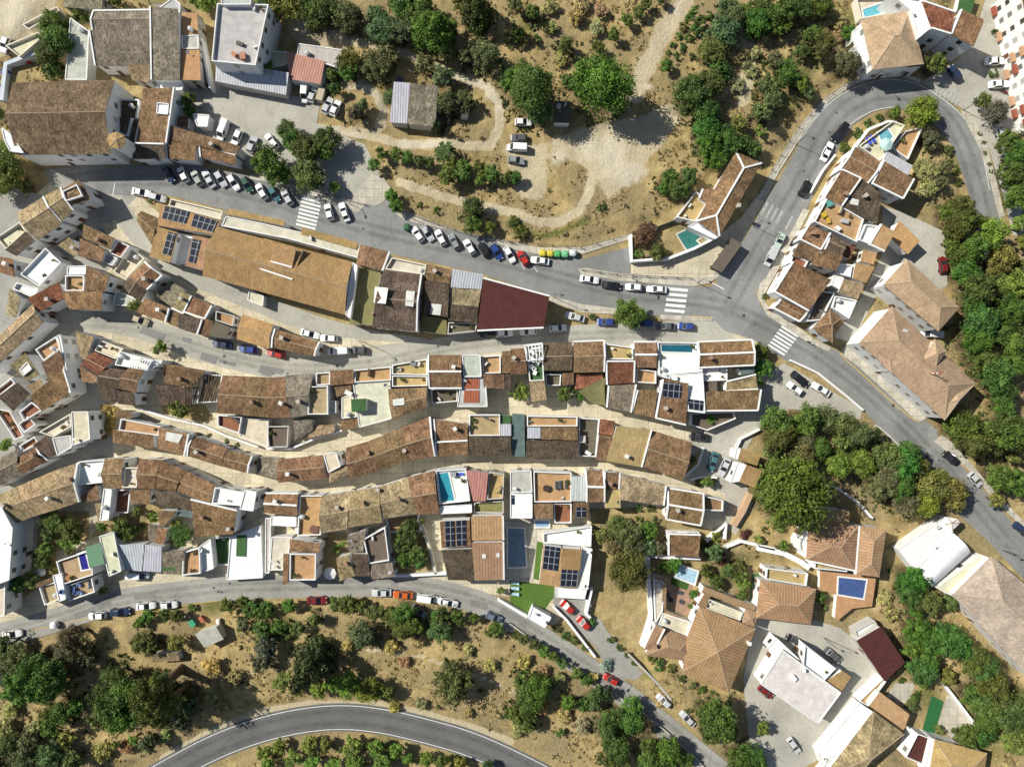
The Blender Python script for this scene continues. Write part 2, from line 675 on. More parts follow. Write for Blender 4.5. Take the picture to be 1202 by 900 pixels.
TREES = r'''B 0 0
R beside the church
B 250 110 60 B 270 200 70 B 230 270 60 B 250 330 50 B 380 70 40 L 20 740 75 L 45 830 80 L -20 860 70 O 110 880 40 B 10 540 35 B 885 470 40 B 890 520 30
R at the top edge behind the barns
L 980 20 50 L 930 8 40 B 540 5 30
B 300 0
R on the upper slope
B 60 30 60 L 150 30 70 B 270 40 60 B 300 90 60 B 350 30 60 O 440 100 60 O 575 90 50 O 600 150 60 O 680 150 60 B 780 100 70 B 830 160 85 B 890 150 55 B 700 30 60 B 780 30 50 L 960 20 40 P 1040 50 70 P 1052 110 50 O 1000 260 50 O 1080 270 60 B 1180 400 40 B 1190 350 30
R around the sheet barn
B 440 295 55 B 445 350 45 B 360 355 35 L 40 320 48 O 570 320 62 O 620 275 50 O 800 310 50 O 880 370 50 O 905 480 55 O 980 480 50 O 630 460 35 B 380 430 30 P 855 600 30 O 470 540 40 O 510 500 30
R in the car park clump
O 150 610 55 B 60 760 80 B 170 660 60 B 240 700 70 B 340 660 65 B 330 720 50 L 250 830 75 B 110 820 60 B 10 740 30 L 370 880 30
R in the fruit tree line
F 555 775 35 F 595 725 35 F 665 730 35 F 715 745 30 F 770 760 35 F 815 765 30 T 890 720 48 F 900 830 50 F 930 770 40 F 970 810 50 F 1050 790 40 F 1110 820 40 F 1180 840 35 F 1060 845 35
B 300 200
R by the main road pavement
F 640 120 32 F 655 165 36 B 1020 180 55 B 1020 250 50 L 1100 265 30 S 850 190 20 S 770 160 16
B 600 0
R on the dry upper field
B 100 70 45 B 255 215 45 S 120 190 25 G 425 405 138 B 100 430 112 B 45 370 70 O 130 530 62 B 268 390 40
R in the citrus row by the track
F 700 5 30 F 630 30 30 F 595 70 30 F 540 105 32 F 480 170 38 F 405 228 35
R in the small planted plot
F 850 60 28 F 830 100 28 F 800 140 26 F 780 180 20 F 755 220 18 F 735 255 16 F 920 80 25 F 880 110 28 F 860 150 28 F 830 190 25 F 800 230 22 F 775 270 22 F 730 310 30
R along the green gully
O 1015 50 50 O 1040 110 55 O 990 170 70 O 940 250 60 B 1150 120 60 B 1190 60 50 T 1160 35 45 B 1100 60 30 B 970 350 50 B 845 450 80 B 930 400 60 G 910 530 62 G 910 610 60 G 920 680 60 G 1010 670 60 B 950 740 55 B 1070 680 42 B 1130 700 40 L 1060 590 40 L 1165 625 25 S 1130 465 20 O 1170 540 50 O 1190 410 40
B 600 200
R near the white villa and bus stop
B 740 40 50 B 790 90 60 B 830 30 45 B 715 85 38 U 620 310 58 U 650 270 40 F 600 390 28 F 690 380 45 S 425 175 22 B 15 35 35 S 40 290 40 S 10 240 30
R on the parking island
B 550 672 76 S 382 686 20 S 1192 590 18
B 900 0
R in the upper orchard plots
B 60 60 70 B 150 40 60 B 250 40 60 B 60 125 50 B 205 170 52 B 255 220 58 B 150 250 40 B 90 350 58 B 160 400 45 O 190 440 38 O 30 290 40 O 365 300 62 B 385 155 38 O 10 480 50 O 20 420 40 D 335 100 50 D 340 170 40
R around the hairpin villas
B 790 300 52 L 725 530 76 B 600 525 34 O 760 650 45 S 365 690 30 S 430 620 28 S 480 580 28 S 530 550 25 O 815 790 34 S 845 770 22 O 800 860 34 D 730 800 60 D 740 880 50 B 1010 470 42 O 1070 530 58 S 1065 150 20 S 1060 340 24 S 1130 340 20 S 850 700 30 S 880 790 28 S 895 850 25
R along the outer hairpin pavement
S 995 625 12 S 1015 665 12 S 1022 715 12 S 1040 765 12 S 1048 800 12
R in the upper right wood
B 1130 660 55 B 1165 720 60 B 1140 800 60 B 1185 870 50
B 900 200
R in the upper right wood
B 1150 50 50 B 1170 130 60 L 1180 250 50 L 1200 330 40
R in the right wood
B 900 170 60 B 850 200 48 B 920 230 60 B 880 270 55 B 1000 240 38 L 1050 300 75 B 865 330 50 B 900 400 60 B 960 370 70 Y 1090 420 68 B 930 480 70 B 970 560 80 B 1060 500 50 L 1140 530 70 B 1180 450 50 B 950 630 60 B 1130 650 70 B 1190 620 50 G 980 710 80 G 960 790 70 B 1080 760 60 L 1130 810 60 B 1190 740 50
B 900 375
R in the lower right wood
B 1000 180 70 G 1060 260 80 B 1090 330 60 B 1150 200 60 B 1090 400 55 B 915 500 75 B 965 580 80 B 860 500 38 G 1100 520 88 B 1175 560 60 B 1050 590 48 Y 1140 645 35 B 1090 740 75 B 1170 760 65 L 1070 840 38
R in the wooded triangle
B 45 480 70 B 60 550 70 B 180 470 66 O 280 460 56 O 190 560 50 O 350 490 58 O 430 540 56 O 485 545 40 L 340 570 40 O 160 640 70 B 240 600 56 L 330 680 58 B 300 640 40 L 440 670 58 O 560 640 60 G 620 680 70 O 560 730 60 B 660 620 56 B 700 670 50 B 620 780 60 O 520 780 60 Y 760 780 70 Y 800 750 50 Y 850 790 60 Y 880 840 50 Y 720 850 60 O 640 850 60 O 30 620 40
B 900 525
R in the wooded triangle
G 105 220 152
R by the vaulted hall
F 70 455 30 G 680 620 70 G 650 670 60 B 740 720 60 B 690 745 45 O 860 720 48 D 550 700 38 D 570 770 42 F 250 700 30 F 270 750 20 S 60 380 20
B 900 675
R in the pink roof gully
G 690 250 60 G 760 290 60 G 840 290 70 G 890 330 60 B 670 330 50 B 740 400 50 B 710 430 60 B 730 490 40 B 960 390 60 B 1000 420 60 B 1030 500 60 B 950 560 50 B 1000 600 60 B 1060 560 60 B 1100 620 70 G 1030 680 60 G 1020 760 50 B 930 750 50 L 1140 760 60 L 830 470 35 L 800 720 25 S 630 490 20 S 680 610 35 S 700 570 30 D 700 220 40 B 1180 560 50 B 1180 690 50
B 600 675
R along the lower lane's bank
F 20 280 25 F 60 300 30 F 110 330 32 F 155 360 32 F 200 385 30 F 240 410 28 F 310 460 35 F 350 490 30 B 60 490 50 B 130 520 58 B 90 570 58 B 40 640 50 B 80 680 45 B 270 590 40 B 340 600 35 B 420 560 48 O 385 590 38 F 565 620 50 B 480 660 50 B 450 700 55 B 560 690 58 O 630 700 40 B 490 800 56 B 490 870 56 B 640 800 45 B 640 870 50 B 740 820 58 B 740 885 48 B 820 860 40 B 230 735 22
R by the lower villa drive
B 960 660 88 B 900 620 48 B 1010 720 50 B 930 740 48 B 1060 860 60 B 1120 840 58 B 1160 885 48 L 1180 720 40 W 450 425 38 S 690 430 25 S 660 390 22 S 700 405 22 S 750 435 22 S 800 480 20 S 850 510 20 S 890 535 20 S 210 250 26 S 255 285 26 S 300 305 26 S 350 335 28 S 470 300 24 S 510 340 22 S 550 380 20 S 380 220 22 S 575 410 16
B 600 525
R in the wild garden
L 440 420 50 O 500 370 58 O 545 400 66 B 640 390 48 O 560 460 58 O 490 470 48 B 555 580 102 O 650 470 48 O 690 470 38 S 600 285 22 S 660 290 22 S 600 335 20 S 680 340 20
R in the walled villa garden
F 720 560 35 F 765 550 38 O 950 490 48 U 985 530 40 B 920 580 40 F 900 455 24 L 960 420 24 F 1010 580 35 B 1060 560 40 L 1070 600 40 L 1090 640 38 B 960 630 38 U 1100 410 30 L 1160 430 24 B 1090 690 30 F 860 690 24 F 850 740 22
R in the lane's corner bed
F 920 160 32 F 880 165 22 F 950 165 22
B 300 525
R along the lower street
F 45 755 45 F 5 770 40 F 160 745 38 F 375 730 40 F 430 735 48 F 495 745 38 F 560 770 48 F 620 780 40 B 700 780 60 B 655 805 48 B 700 850 58 B 745 830 50 F 880 790 48 F 945 800 40 F 850 790 30 F 1025 800 30 O 870 860 58 B 285 800 40 F 1130 850 38 F 1092 870 28
R in the pool row yards
B 720 390 55 B 695 450 48 B 760 500 52 B 775 540 40 B 700 520 40 S 255 255 24 S 300 290 12 L 380 480 25 L 410 450 20 L 780 340 20 L 1150 670 24 S 220 300 12
B 300 675
R on the dry bank
P 260 420 88 P 300 350 52 O 500 270 56 O 560 290 38 B 930 500 78 B 1190 640 32 L 130 490 46 L 370 500 40 L 440 510 56 L 540 530 56 L 620 545 38 S 860 615 16 O 30 400 45 S 150 270 35 S 80 265 30
R below the lowest road
L 40 830 40 L 110 800 36 L 250 800 42 L 330 795 38 L 180 850 46 L 60 885 40 L 450 800 52 L 560 810 48 L 660 825 46 L 600 870 48 L 370 880 40 L 480 870 48 L 800 860 38 L 880 875 38 L 960 885 36 B 1090 892 36 L 720 855 30 L 270 870 40
B 0 675
R on the left lower bank
O 340 290 70 O 320 350 56 O 90 390 68 O 60 450 68 O 180 420 66 B 140 490 86 B 250 480 76 B 220 540 58 B 70 540 50 B 550 460 60 B 530 580 82 B 620 530 78 B 590 650 78 B 500 640 66 B 720 560 84 B 760 510 58 B 740 640 68 B 680 620 66 B 795 590 58 B 300 640 58 B 260 700 50 B 370 610 50 B 240 640 40 L 550 790 25 O 60 780 56 O 130 850 58 O 250 830 58 O 20 870 56 O 350 860 50 D 480 820 48 O 410 400 46 D 700 760 40 D 880 640 40 D 780 750 36 D 950 590 40
R around the sheet shack
B 670 310 50 B 720 335 48 L 830 310 45 F 700 190 38 F 770 185 35 F 830 190 35 B 1070 140 40 B 1140 130 40 B 1180 160 45 O 1150 230 40 F 660 220 35 F 900 150 25
B 0 525
R in the lower left gardens
B 250 350 55 B 230 410 40 B 340 390 58 L 330 440 48 B 220 480 50 B 200 530 45 L 250 570 24 B 150 620 50 B 80 640 48 B 50 680 35 B 560 370 50 B 600 400 45 L 640 300 30 L 720 330 28 B 850 410 54 L 830 360 30 B 480 375 30 L 480 670 24 L 320 480 28 S 660 380 25
B 0 375
R among the upper alleys
B 845 415 52 F 750 128 40 D 520 430 40 D 510 500 35 L 25 590 32 S 300 400 14 S 980 540 12 S 1060 570 12 S 1110 590 12
B 0 200
R among the upper alleys
L 625 630 36 S 375 330 26 S 382 270 20 S 705 145 14 S 130 510 10
B 600 375
R beside the lane junction
B 1170 150 42 B 1185 230 46 L 1165 300 25 L 40 340 45 B 250 350 40 B 300 335 30 B 335 355 30 L 940 470 26 S 850 660 20
B 0 675
R on the left lower bank
O 900 620 44 B 900 560 36 D 1000 560 40 D 60 620 50 B 30 330 50 O 150 760 50 D 40 700 50 D 330 760 46 D 180 700 44 D 600 800 40 L 640 760 30 O 700 780 40 D 1050 620 40 D 1100 480 50 D 1000 420 50 O 850 690 44
B 300 675
R on the dry bank
O 60 330 50 O 30 250 45 B 120 230 35 L 200 240 35 D 700 400 30 D 640 330 40 D 760 300 40 D 1000 350 35 D 1100 420 40 D 650 620 35 D 780 600 35 D 430 330 40 D 1000 640 30 S 1050 540 16 L 300 530 40 L 200 530 40
B 600 0
R on the dry upper field
D 180 40 45 D 300 90 50 D 60 180 40 D 330 30 45 D 420 60 40 D 180 130 40 D 240 280 40 D 400 140 40 O 20 30 40 B 30 170 40
R along the green gully
D 1060 260 50 D 1120 330 50 D 1050 400 45 D 1140 260 40
B 300 0
R on the upper slope
D 1100 160 45 D 900 260 40 D 1050 330 40
B 600 675
R along the lower lane's bank
D 150 620 40 D 250 660 40 D 330 700 40 D 220 480 40 D 380 480 35 D 60 400 40 D 150 440 30 D 30 720 40 D 700 600 30'''
CARS = r'''R in the slanted row below the church
198 205 60 navy h|215 205 62 white h|231 209 60 greygreen h|245 210 60 silver s|259 210 60 silver h|274 214 60 white h|290 217 60 darkgreen h
307 225 60 white h|322 228 60 teal h|337 232 60 silver h
R beside the first zebra crossing
386 249 75 white h|404 249 70 white s
R in the slanted pavement row
490 275 56 white h|502 274 58 silver h|517 279 63 white h|533 284 62 grey h|551 290 60 white h|568 293 60 black h|583 296 62 blue h|598 299 62 white h|614 303 57 red h|634 306 8 white s
R in the main road row
692 328 8 white s|718 335 8 black s|744 337 4 white h|771 339.5 3 white s
R around the parking island
675 372 15 silver s|655 385 -4 white h|620 389.5 -3 white h|592 391 -3 white h|572 391 -3 black h|711 378 2 blue h|756 379 3 blue h|781 383 4 darkgrey s|805 383 4 blue h
R near the orange courtyard house
166 226 10 white s|185 232 14 silver h
R along the lower street's upper bend
165 376 22 tan h|261 404 8 navy s|291 410 8 blue h|324 415 15 red h|364 392 14 white s|386 397 4 white h|397 412 -3 white v|421 411 3 darkgrey h
R in the upper car park
262 153 112 white v|278 162 115 white h|296 170 110 silver h|319 166 50 white h|358 108 95 white v|367 111 108 silver h|379 109 105 tan v|385 125 115 silver h|395 129 115 white h|325 72 8 red h
R on the dirt yard by the barn
527 137 97 black h|614 145 2 white h|609 163 2 darkgrey h|607 174 3 white v|606 189 8 grey h
R near the hairpin bend
985 156 -52 black v|971 178 -64 white s|945 221 -60 black h|915.5 282 -65 palegreen h|905 301 -65 silver v|1121 86 60 navy h|1168 72 -2 white s|1173 99 -2 white s|1174 153 80 silver h|1107 311 85 maroon h|1093 392 5 white v|8 54 -70 white h
R in the small car park by the lower road
939 445 40 black s|933 456 38 white h|964 457 32 white s
R beside the tree-lined lower road
1145 563 50 silver h|1116 537 40 black h|1199 621 40 navy h
R at the lane junction
821 513 5 black s|837 542 -72 teal s|850 548 -65 silver s
R in the lower street
14 744 -8 white s|114 722.5 -3 white h|141 718 -5 navy s|171 711 -5 white s|198 710 -5 white h|162 675 0 white v|372 704.5 -2 maroon s|448 695.5 0 silver s|473 698 4 orange s|502 702 8 white v|526 707 12 white s|580 724 22 slate h|492 717 35 grey h
R along the lower lane
666 712 42 red h|685 731 44 red h|717 797 28 red h|779 822 42 silver h|807 843 44 silver s
R around the concrete villa
777 726 -50 grey h|899 812 40 maroon h|932 751 25 black h|932 875 55 silver h'''

def P(px, py, h=0.0):
    """a point of the survey (in map units of 0.2 m) seen at height h above the ground"""
    k = S*(CAMH-h)/CAMH
    return ((px-601)*k, (450-py)*k)

# ------------------------------------------------------------------ materials
def nt_new(name):
    m = bpy.data.materials.new(name); m.use_nodes = True
    nt = m.node_tree; nt.nodes.clear()
    out = nt.nodes.new('ShaderNodeOutputMaterial')
    b = nt.nodes.new('ShaderNodeBsdfPrincipled')
    nt.links.new(b.outputs[0], out.inputs[0])
    b.inputs['Roughness'].default_value = .85
    if 'Specular IOR Level' in b.inputs: b.inputs['Specular IOR Level'].default_value = .25
    return m, nt, b
def N(nt, t, **kw):
    n = nt.nodes.new(t)
    for k, v in kw.items(): setattr(n, k, v)
    return n
def noise(nt, vec, scale, detail=4, rough=.6, dist=0):
    n = N(nt, 'ShaderNodeTexNoise'); n.inputs['Scale'].default_value = scale
    n.inputs['Detail'].default_value = detail; n.inputs['Roughness'].default_value = rough
    n.inputs['Distortion'].default_value = dist
    if vec is not None: nt.links.new(vec, n.inputs['Vector'])
    return n.outputs[0]
def maprange(nt, v, a, b, c, d):
    n = N(nt, 'ShaderNodeMapRange'); nt.links.new(v, n.inputs[0])
    for i, x in enumerate((a, b, c, d)): n.inputs[i+1].default_value = x
    return n.outputs[0]
def mixc(nt, f, a, b, mode='MIX'):
    n = N(nt, 'ShaderNodeMix', data_type='RGBA', blend_type=mode)
    for sock, v in ((n.inputs[0], f), (n.inputs[6], a), (n.inputs[7], b)):
        if isinstance(v, (int, float)): sock.default_value = v
        elif isinstance(v, tuple): sock.default_value = (*v[:3], 1)
        else: nt.links.new(v, sock)
    return n.outputs[2]
def mul(nt, a, b):
    n = N(nt, 'ShaderNodeMath', operation='MULTIPLY')
    for s_, v in ((n.inputs[0], a), (n.inputs[1], b)):
        if isinstance(v, (int, float)): s_.default_value = v
        else: nt.links.new(v, s_)
    return n.outputs[0]
def scalec(nt, col, f):
    """colour times a grey factor"""
    c = N(nt, 'ShaderNodeCombineColor')
    for i in range(3): nt.links.new(f, c.inputs[i])
    return mixc(nt, 1.0, col, c.outputs[0], 'MULTIPLY')
def bump(nt, b, h, strength, dist):
    n = N(nt, 'ShaderNodeBump'); n.inputs['Strength'].default_value = strength; n.inputs['Distance'].default_value = dist
    nt.links.new(h, n.inputs['Height']); nt.links.new(n.outputs[0], b.inputs['Normal'])
def geo(nt): return N(nt, 'ShaderNodeNewGeometry').outputs['Position']
def mapping(nt, vec, sx, sy, sz=1):
    n = N(nt, 'ShaderNodeMapping'); n.inputs['Scale'].default_value = (sx, sy, sz); nt.links.new(vec, n.inputs[0]); return n.outputs[0]

def mat_tile(name, k, rows=0, con=0):
    """k: how weathered"""
    m, nt, b = nt_new(name)
    uv = N(nt, 'ShaderNodeUVMap').outputs[0]
    base = N(nt, 'ShaderNodeObjectInfo').outputs['Color']
    br = N(nt, 'ShaderNodeTexBrick'); nt.links.new(uv, br.inputs['Vector'])
    br.inputs['Scale'].default_value = 1.0; br.inputs['Brick Width'].default_value = .30; br.inputs['Row Height'].default_value = .46
    br.inputs['Mortar Size'].default_value = .012; br.offset = 0.0
    br.inputs['Color1'].default_value = (1-.5*k, 1-.5*k, 1-.5*k, 1); br.inputs['Color2'].default_value = (1+.5*k, 1+.5*k, 1+.5*k, 1); br.inputs['Mortar'].default_value = (1-.6*k, 1-.6*k, 1-.6*k, 1)
    c = mixc(nt, .75, base, mixc(nt, 1.0, base, br.outputs[0], 'MULTIPLY'))
    c = scalec(nt, c, maprange(nt, noise(nt, uv, .55, 6, .7), .3, .7, 1-.36*k, 1+.36*k))
    c = scalec(nt, c, maprange(nt, noise(nt, mapping(nt, uv, 3.2, .45), 1.0, 4, .6), .3, .7, 1-.24*k, 1+.24*k))
    c = scalec(nt, c, maprange(nt, noise(nt, uv, .16, 3, .5), .3, .7, 1-.22*k, 1+.22*k))
    vr = N(nt, 'ShaderNodeTexVoronoi', distance='CHEBYCHEV'); nt.links.new(mapping(nt, uv, .55, .4), vr.inputs['Vector']); vr.inputs['Scale'].default_value = 1; vb = N(nt, 'ShaderNodeRGBToBW'); nt.links.new(vr.outputs['Color'], vb.inputs[0])
    c = scalec(nt, c, maprange(nt, vb.outputs[0], .2, .8, 1-.16*k, 1+.16*k))
    lich = maprange(nt, noise(nt, uv, 1.7, 5, .75), .56, .72, 0, .5*k*k)
    c = mixc(nt, lich, c, scalec(nt, mixc(nt, .5, base, (.30, .26, .17)), maprange(nt, noise(nt, uv, 5, 2), .3, .7, .7, 1.3)))
    dark = maprange(nt, noise(nt, mapping(nt, uv, 1.3, .7), 1.1, 5, .7), .57, .75, 0, .42*k*k)
    c = mixc(nt, dark, c, (.035, .028, .022))
    if rows:
        w2 = N(nt, 'ShaderNodeTexWave', wave_type='BANDS', bands_direction='X'); nt.links.new(uv, w2.inputs['Vector']); w2.inputs['Scale'].default_value = rows
        w2.inputs['Distortion'].default_value = .3
        c = scalec(nt, c, maprange(nt, w2.outputs['Fac'], 0, 1, 1-con, 1+con*.6))
    nt.links.new(c, b.inputs['Base Color'])
    wv = N(nt, 'ShaderNodeTexWave', wave_type='BANDS', bands_direction='X'); nt.links.new(uv, wv.inputs['Vector'])
    wv.inputs['Scale'].default_value = 1/.30/ (2*math.pi) * 3.1416*2/2
    hsum = N(nt, 'ShaderNodeMath', operation='ADD'); nt.links.new(wv.outputs['Fac'], hsum.inputs[0])
    nt.links.new(mul(nt, noise(nt, uv, 3, 3), .8), hsum.inputs[1])
    bump(nt, b, hsum.outputs[0], .55, .10)
    b.inputs['Roughness'].default_value = .92
    return m
def mat_flat(name, var=.18, scale=.6, rough=.9, stain=.35):
    """plaster, floors, concrete: the object's colour, blotched and stained"""
    m, nt, b = nt_new(name); p = geo(nt)
    base = N(nt, 'ShaderNodeObjectInfo').outputs['Color']
    c = scalec(nt, base, maprange(nt, noise(nt, p, scale, 6, .65), .3, .7, 1-var, 1+var))
    st = maprange(nt, noise(nt, p, scale*2.3, 6, .75, .6), .56, .78, 0, stain)
    c = mixc(nt, st, c, scalec(nt, c, maprange(nt, noise(nt, p, 4, 2), .3, .7, .35, .6)))
    nt.links.new(c, b.inputs['Base Color']); b.inputs['Roughness'].default_value = rough
    bump(nt, b, noise(nt, p, 5, 3), .2, .03)
    return m
def mat_metal():
    m, nt, b = nt_new('ribbed_sheet')
    uv = N(nt, 'ShaderNodeUVMap').outputs[0]; base = N(nt, 'ShaderNodeObjectInfo').outputs['Color']
    wv = N(nt, 'ShaderNodeTexWave', wave_type='BANDS', bands_direction='X'); nt.links.new(uv, wv.inputs['Vector']); wv.inputs['Scale'].default_value = .52
    c = scalec(nt, base, maprange(nt, noise(nt, mapping(nt, uv, 1.5, .3), 1, 5, .7), .3, .7, .78, 1.2))
    c = scalec(nt, c, maprange(nt, wv.outputs['Fac'], 0, 1, .78, 1.08))
    nt.links.new(c, b.inputs['Base Color']); b.inputs['Roughness'].default_value = .6
    bump(nt, b, wv.outputs['Fac'], .6, .06)
    return m
def mat_solar():
    m, nt, b = nt_new('solar_cells'); uv = N(nt, 'ShaderNodeUVMap').outputs[0]
    br = N(nt, 'ShaderNodeTexBrick'); nt.links.new(uv, br.inputs['Vector']); br.offset = 0
    br.inputs['Scale'].default_value = 1; br.inputs['Brick Width'].default_value = 1.25; br.inputs['Row Height'].default_value = 1.6
    br.inputs['Mortar Size'].default_value = .06
    base = N(nt, 'ShaderNodeObjectInfo').outputs['Color']
    nt.links.new(base, br.inputs['Color1']); nt.links.new(base, br.inputs['Color2']); br.inputs['Mortar'].default_value = (.35, .36, .38, 1)
    nt.links.new(br.outputs[0], b.inputs['Base Color']); b.inputs['Roughness'].default_value = .22
    return m
def mat_simple(name, rough=.6, metallic=0, spec=.4):
    m, nt, b = nt_new(name)
    c = N(nt, 'ShaderNodeObjectInfo').outputs['Color']
    nt.links.new(c, b.inputs['Base Color'])
    b.inputs['Roughness'].default_value = rough; b.inputs['Metallic'].default_value = metallic; b.inputs['Specular IOR Level'].default_value = spec
    return m
def mat_fix(name, col, rough=.6, spec=.4, var=0, scale=3):
    m, nt, b = nt_new(name); b.inputs['Base Color'].default_value = (*col, 1); b.inputs['Roughness'].default_value = rough; b.inputs['Specular IOR Level'].default_value = spec
    if var:
        c = scalec(nt, mixc(nt, 0.0, col, col), maprange(nt, noise(nt, geo(nt), scale, 5, .7), .3, .7, 1-var, 1+var)); nt.links.new(c, b.inputs['Base Color'])
    return m
def mat_water():
    m, nt, b = nt_new('pool_water'); p = geo(nt)
    base = N(nt, 'ShaderNodeObjectInfo').outputs['Color']
    c = scalec(nt, base, maprange(nt, noise(nt, p, .9, 3, .5, 1.2), .3, .7, .85, 1.15))
    nt.links.new(c, b.inputs['Base Color']); b.inputs['Roughness'].default_value = .08
    bump(nt, b, noise(nt, p, 2.5, 3), .15, .05)
    return m
def mat_leaf():
    m, nt, b = nt_new('leaves')
    base = N(nt, 'ShaderNodeObjectInfo').outputs['Color']
    a = N(nt, 'ShaderNodeAttribute', attribute_name='leafvar')
    c = scalec(nt, base, maprange(nt, a.outputs['Fac'], 0, 1, .5, 1.6))
    c = mixc(nt, maprange(nt, a.outputs['Fac'], .55, 1, 0, .35), c, mixc(nt, 1.0, c, (1.2, 1.18, .8), 'MULTIPLY'))
    nt.links.new(c, b.inputs['Base Color']); b.inputs['Roughness'].default_value = .62; b.inputs['Specular IOR Level'].default_value = .3
    tr = N(nt, 'ShaderNodeBsdfTranslucent'); nt.links.new(c, tr.inputs[0])
    mx = N(nt, 'ShaderNodeMixShader'); mx.inputs[0].default_value = .22
    out = [n for n in nt.nodes if n.type == 'OUTPUT_MATERIAL'][0]
    nt.links.new(b.outputs[0], mx.inputs[1]); nt.links.new(tr.outputs[0], mx.inputs[2]); nt.links.new(mx.outputs[0], out.inputs[0])
    return m
def mat_asphalt(name, col, var=.2, patch=.25, bays=0):
    m, nt, b = nt_new(name); p = geo(nt)
    c = scalec(nt, mixc(nt, 0.0, col, col), maprange(nt, noise(nt, p, .12, 6, .6), .3, .7, 1-var, 1+var))
    c = scalec(nt, c, maprange(nt, noise(nt, p, 1.6, 5, .75), .3, .7, .88, 1.12))
    vo = N(nt, 'ShaderNodeTexVoronoi', feature='DISTANCE_TO_EDGE'); vo.inputs['Scale'].default_value = .14
    nv = N(nt, 'ShaderNodeTexNoise'); nv.inputs['Scale'].default_value = .35; nv.inputs['Detail'].default_value = 4; nt.links.new(p, nv.inputs['Vector'])
    ad = N(nt, 'ShaderNodeVectorMath', operation='MULTIPLY_ADD'); nt.links.new(nv.outputs['Color'], ad.inputs[0]); ad.inputs[1].default_value = (5, 5, 5); nt.links.new(p, ad.inputs[2]); nt.links.new(ad.outputs[0], vo.inputs['Vector'])
    c = mixc(nt, maprange(nt, vo.outputs['Distance'], .0, .018, .4, 0), c, tuple(x*.45 for x in col))
    v2 = N(nt, 'ShaderNodeTexVoronoi'); v2.inputs['Scale'].default_value = .09; nt.links.new(p, v2.inputs['Vector'])
    bw = N(nt, 'ShaderNodeRGBToBW'); nt.links.new(v2.outputs['Color'], bw.inputs[0])
    c = scalec(nt, c, maprange(nt, bw.outputs[0], .2, .8, 1-patch*.25, 1+patch*.25))
    c = mixc(nt, maprange(nt, noise(nt, p, .5, 6, .8, 1), .62, .78, 0, .4), c, tuple(x*.5 for x in col))
    if bays:
        bj = N(nt, 'ShaderNodeTexBrick'); nt.links.new(ad.outputs[0], bj.inputs['Vector']); ad.inputs[1].default_value = (.5, .5, .5); bj.inputs['Scale'].default_value = 1; bj.inputs['Brick Width'].default_value = 3.4; bj.inputs['Row Height'].default_value = 2.6; bj.inputs['Mortar Size'].default_value = .045
        bj.inputs['Color1'].default_value = (.88, .88, .88, 1); bj.inputs['Color2'].default_value = (1.1, 1.1, 1.1, 1); bj.inputs['Mortar'].default_value = (.5, .5, .5, 1); c = mixc(nt, 1.0, c, bj.outputs[0], 'MULTIPLY')
    nt.links.new(c, b.inputs['Base Color']); b.inputs['Roughness'].default_value = .88
    bump(nt, b, noise(nt, p, 8, 3), .15, .02)
    return m
def mat_slabs(name, col):
    m, nt, b = nt_new(name); p = geo(nt)
    br = N(nt, 'ShaderNodeTexBrick'); nt.links.new(p, br.inputs['Vector']); br.offset = 0
    br.inputs['Scale'].default_value = 1; br.inputs['Brick Width'].default_value = 1.9; br.inputs['Row Height'].default_value = 1.9; br.inputs['Mortar Size'].default_value = .05
    br.inputs['Color1'].default_value = (*[x*.88 for x in col], 1); br.inputs['Color2'].default_value = (*[x*1.12 for x in col], 1); br.inputs['Mortar'].default_value = (*[x*.55 for x in col], 1)
    c = scalec(nt, br.outputs[0], maprange(nt, noise(nt, p, .5, 6, .7), .3, .7, .8, 1.2))
    nt.links.new(c, b.inputs['Base Color']); b.inputs['Roughness'].default_value = .9
    return m
def mat_track():
    """rubber and oil film left by wheels, thinning out to its edges"""
    m, nt, b = nt_new('tyre_film'); uv = N(nt, 'ShaderNodeUVMap').outputs[0]; sx = N(nt, 'ShaderNodeSeparateXYZ'); nt.links.new(uv, sx.inputs[0])
    b.inputs['Base Color'].default_value = (.045, .045, .045, 1); b.inputs['Roughness'].default_value = .8
    s = N(nt, 'ShaderNodeMath', operation='SINE'); nt.links.new(mul(nt, sx.outputs[1], math.pi), s.inputs[0])
    ends = N(nt, 'ShaderNodeMath', operation='SINE'); nt.links.new(mul(nt, sx.outputs[0], math.pi), ends.inputs[0])
    a = mul(nt, mul(nt, s.outputs[0], maprange(nt, noise(nt, mapping(nt, geo(nt), 1, 1), .5, 5, .7), .3, .7, .03, .24)), maprange(nt, ends.outputs[0], 0, .25, 0, 1))
    tr = N(nt, 'ShaderNodeBsdfTransparent'); mx = N(nt, 'ShaderNodeMixShader'); nt.links.new(a, mx.inputs[0]); nt.links.new(tr.outputs[0], mx.inputs[1]); nt.links.new(b.outputs[0], mx.inputs[2])
    out = [n for n in nt.nodes if n.type == 'OUTPUT_MATERIAL'][0]; nt.links.new(mx.outputs[0], out.inputs[0]); return m
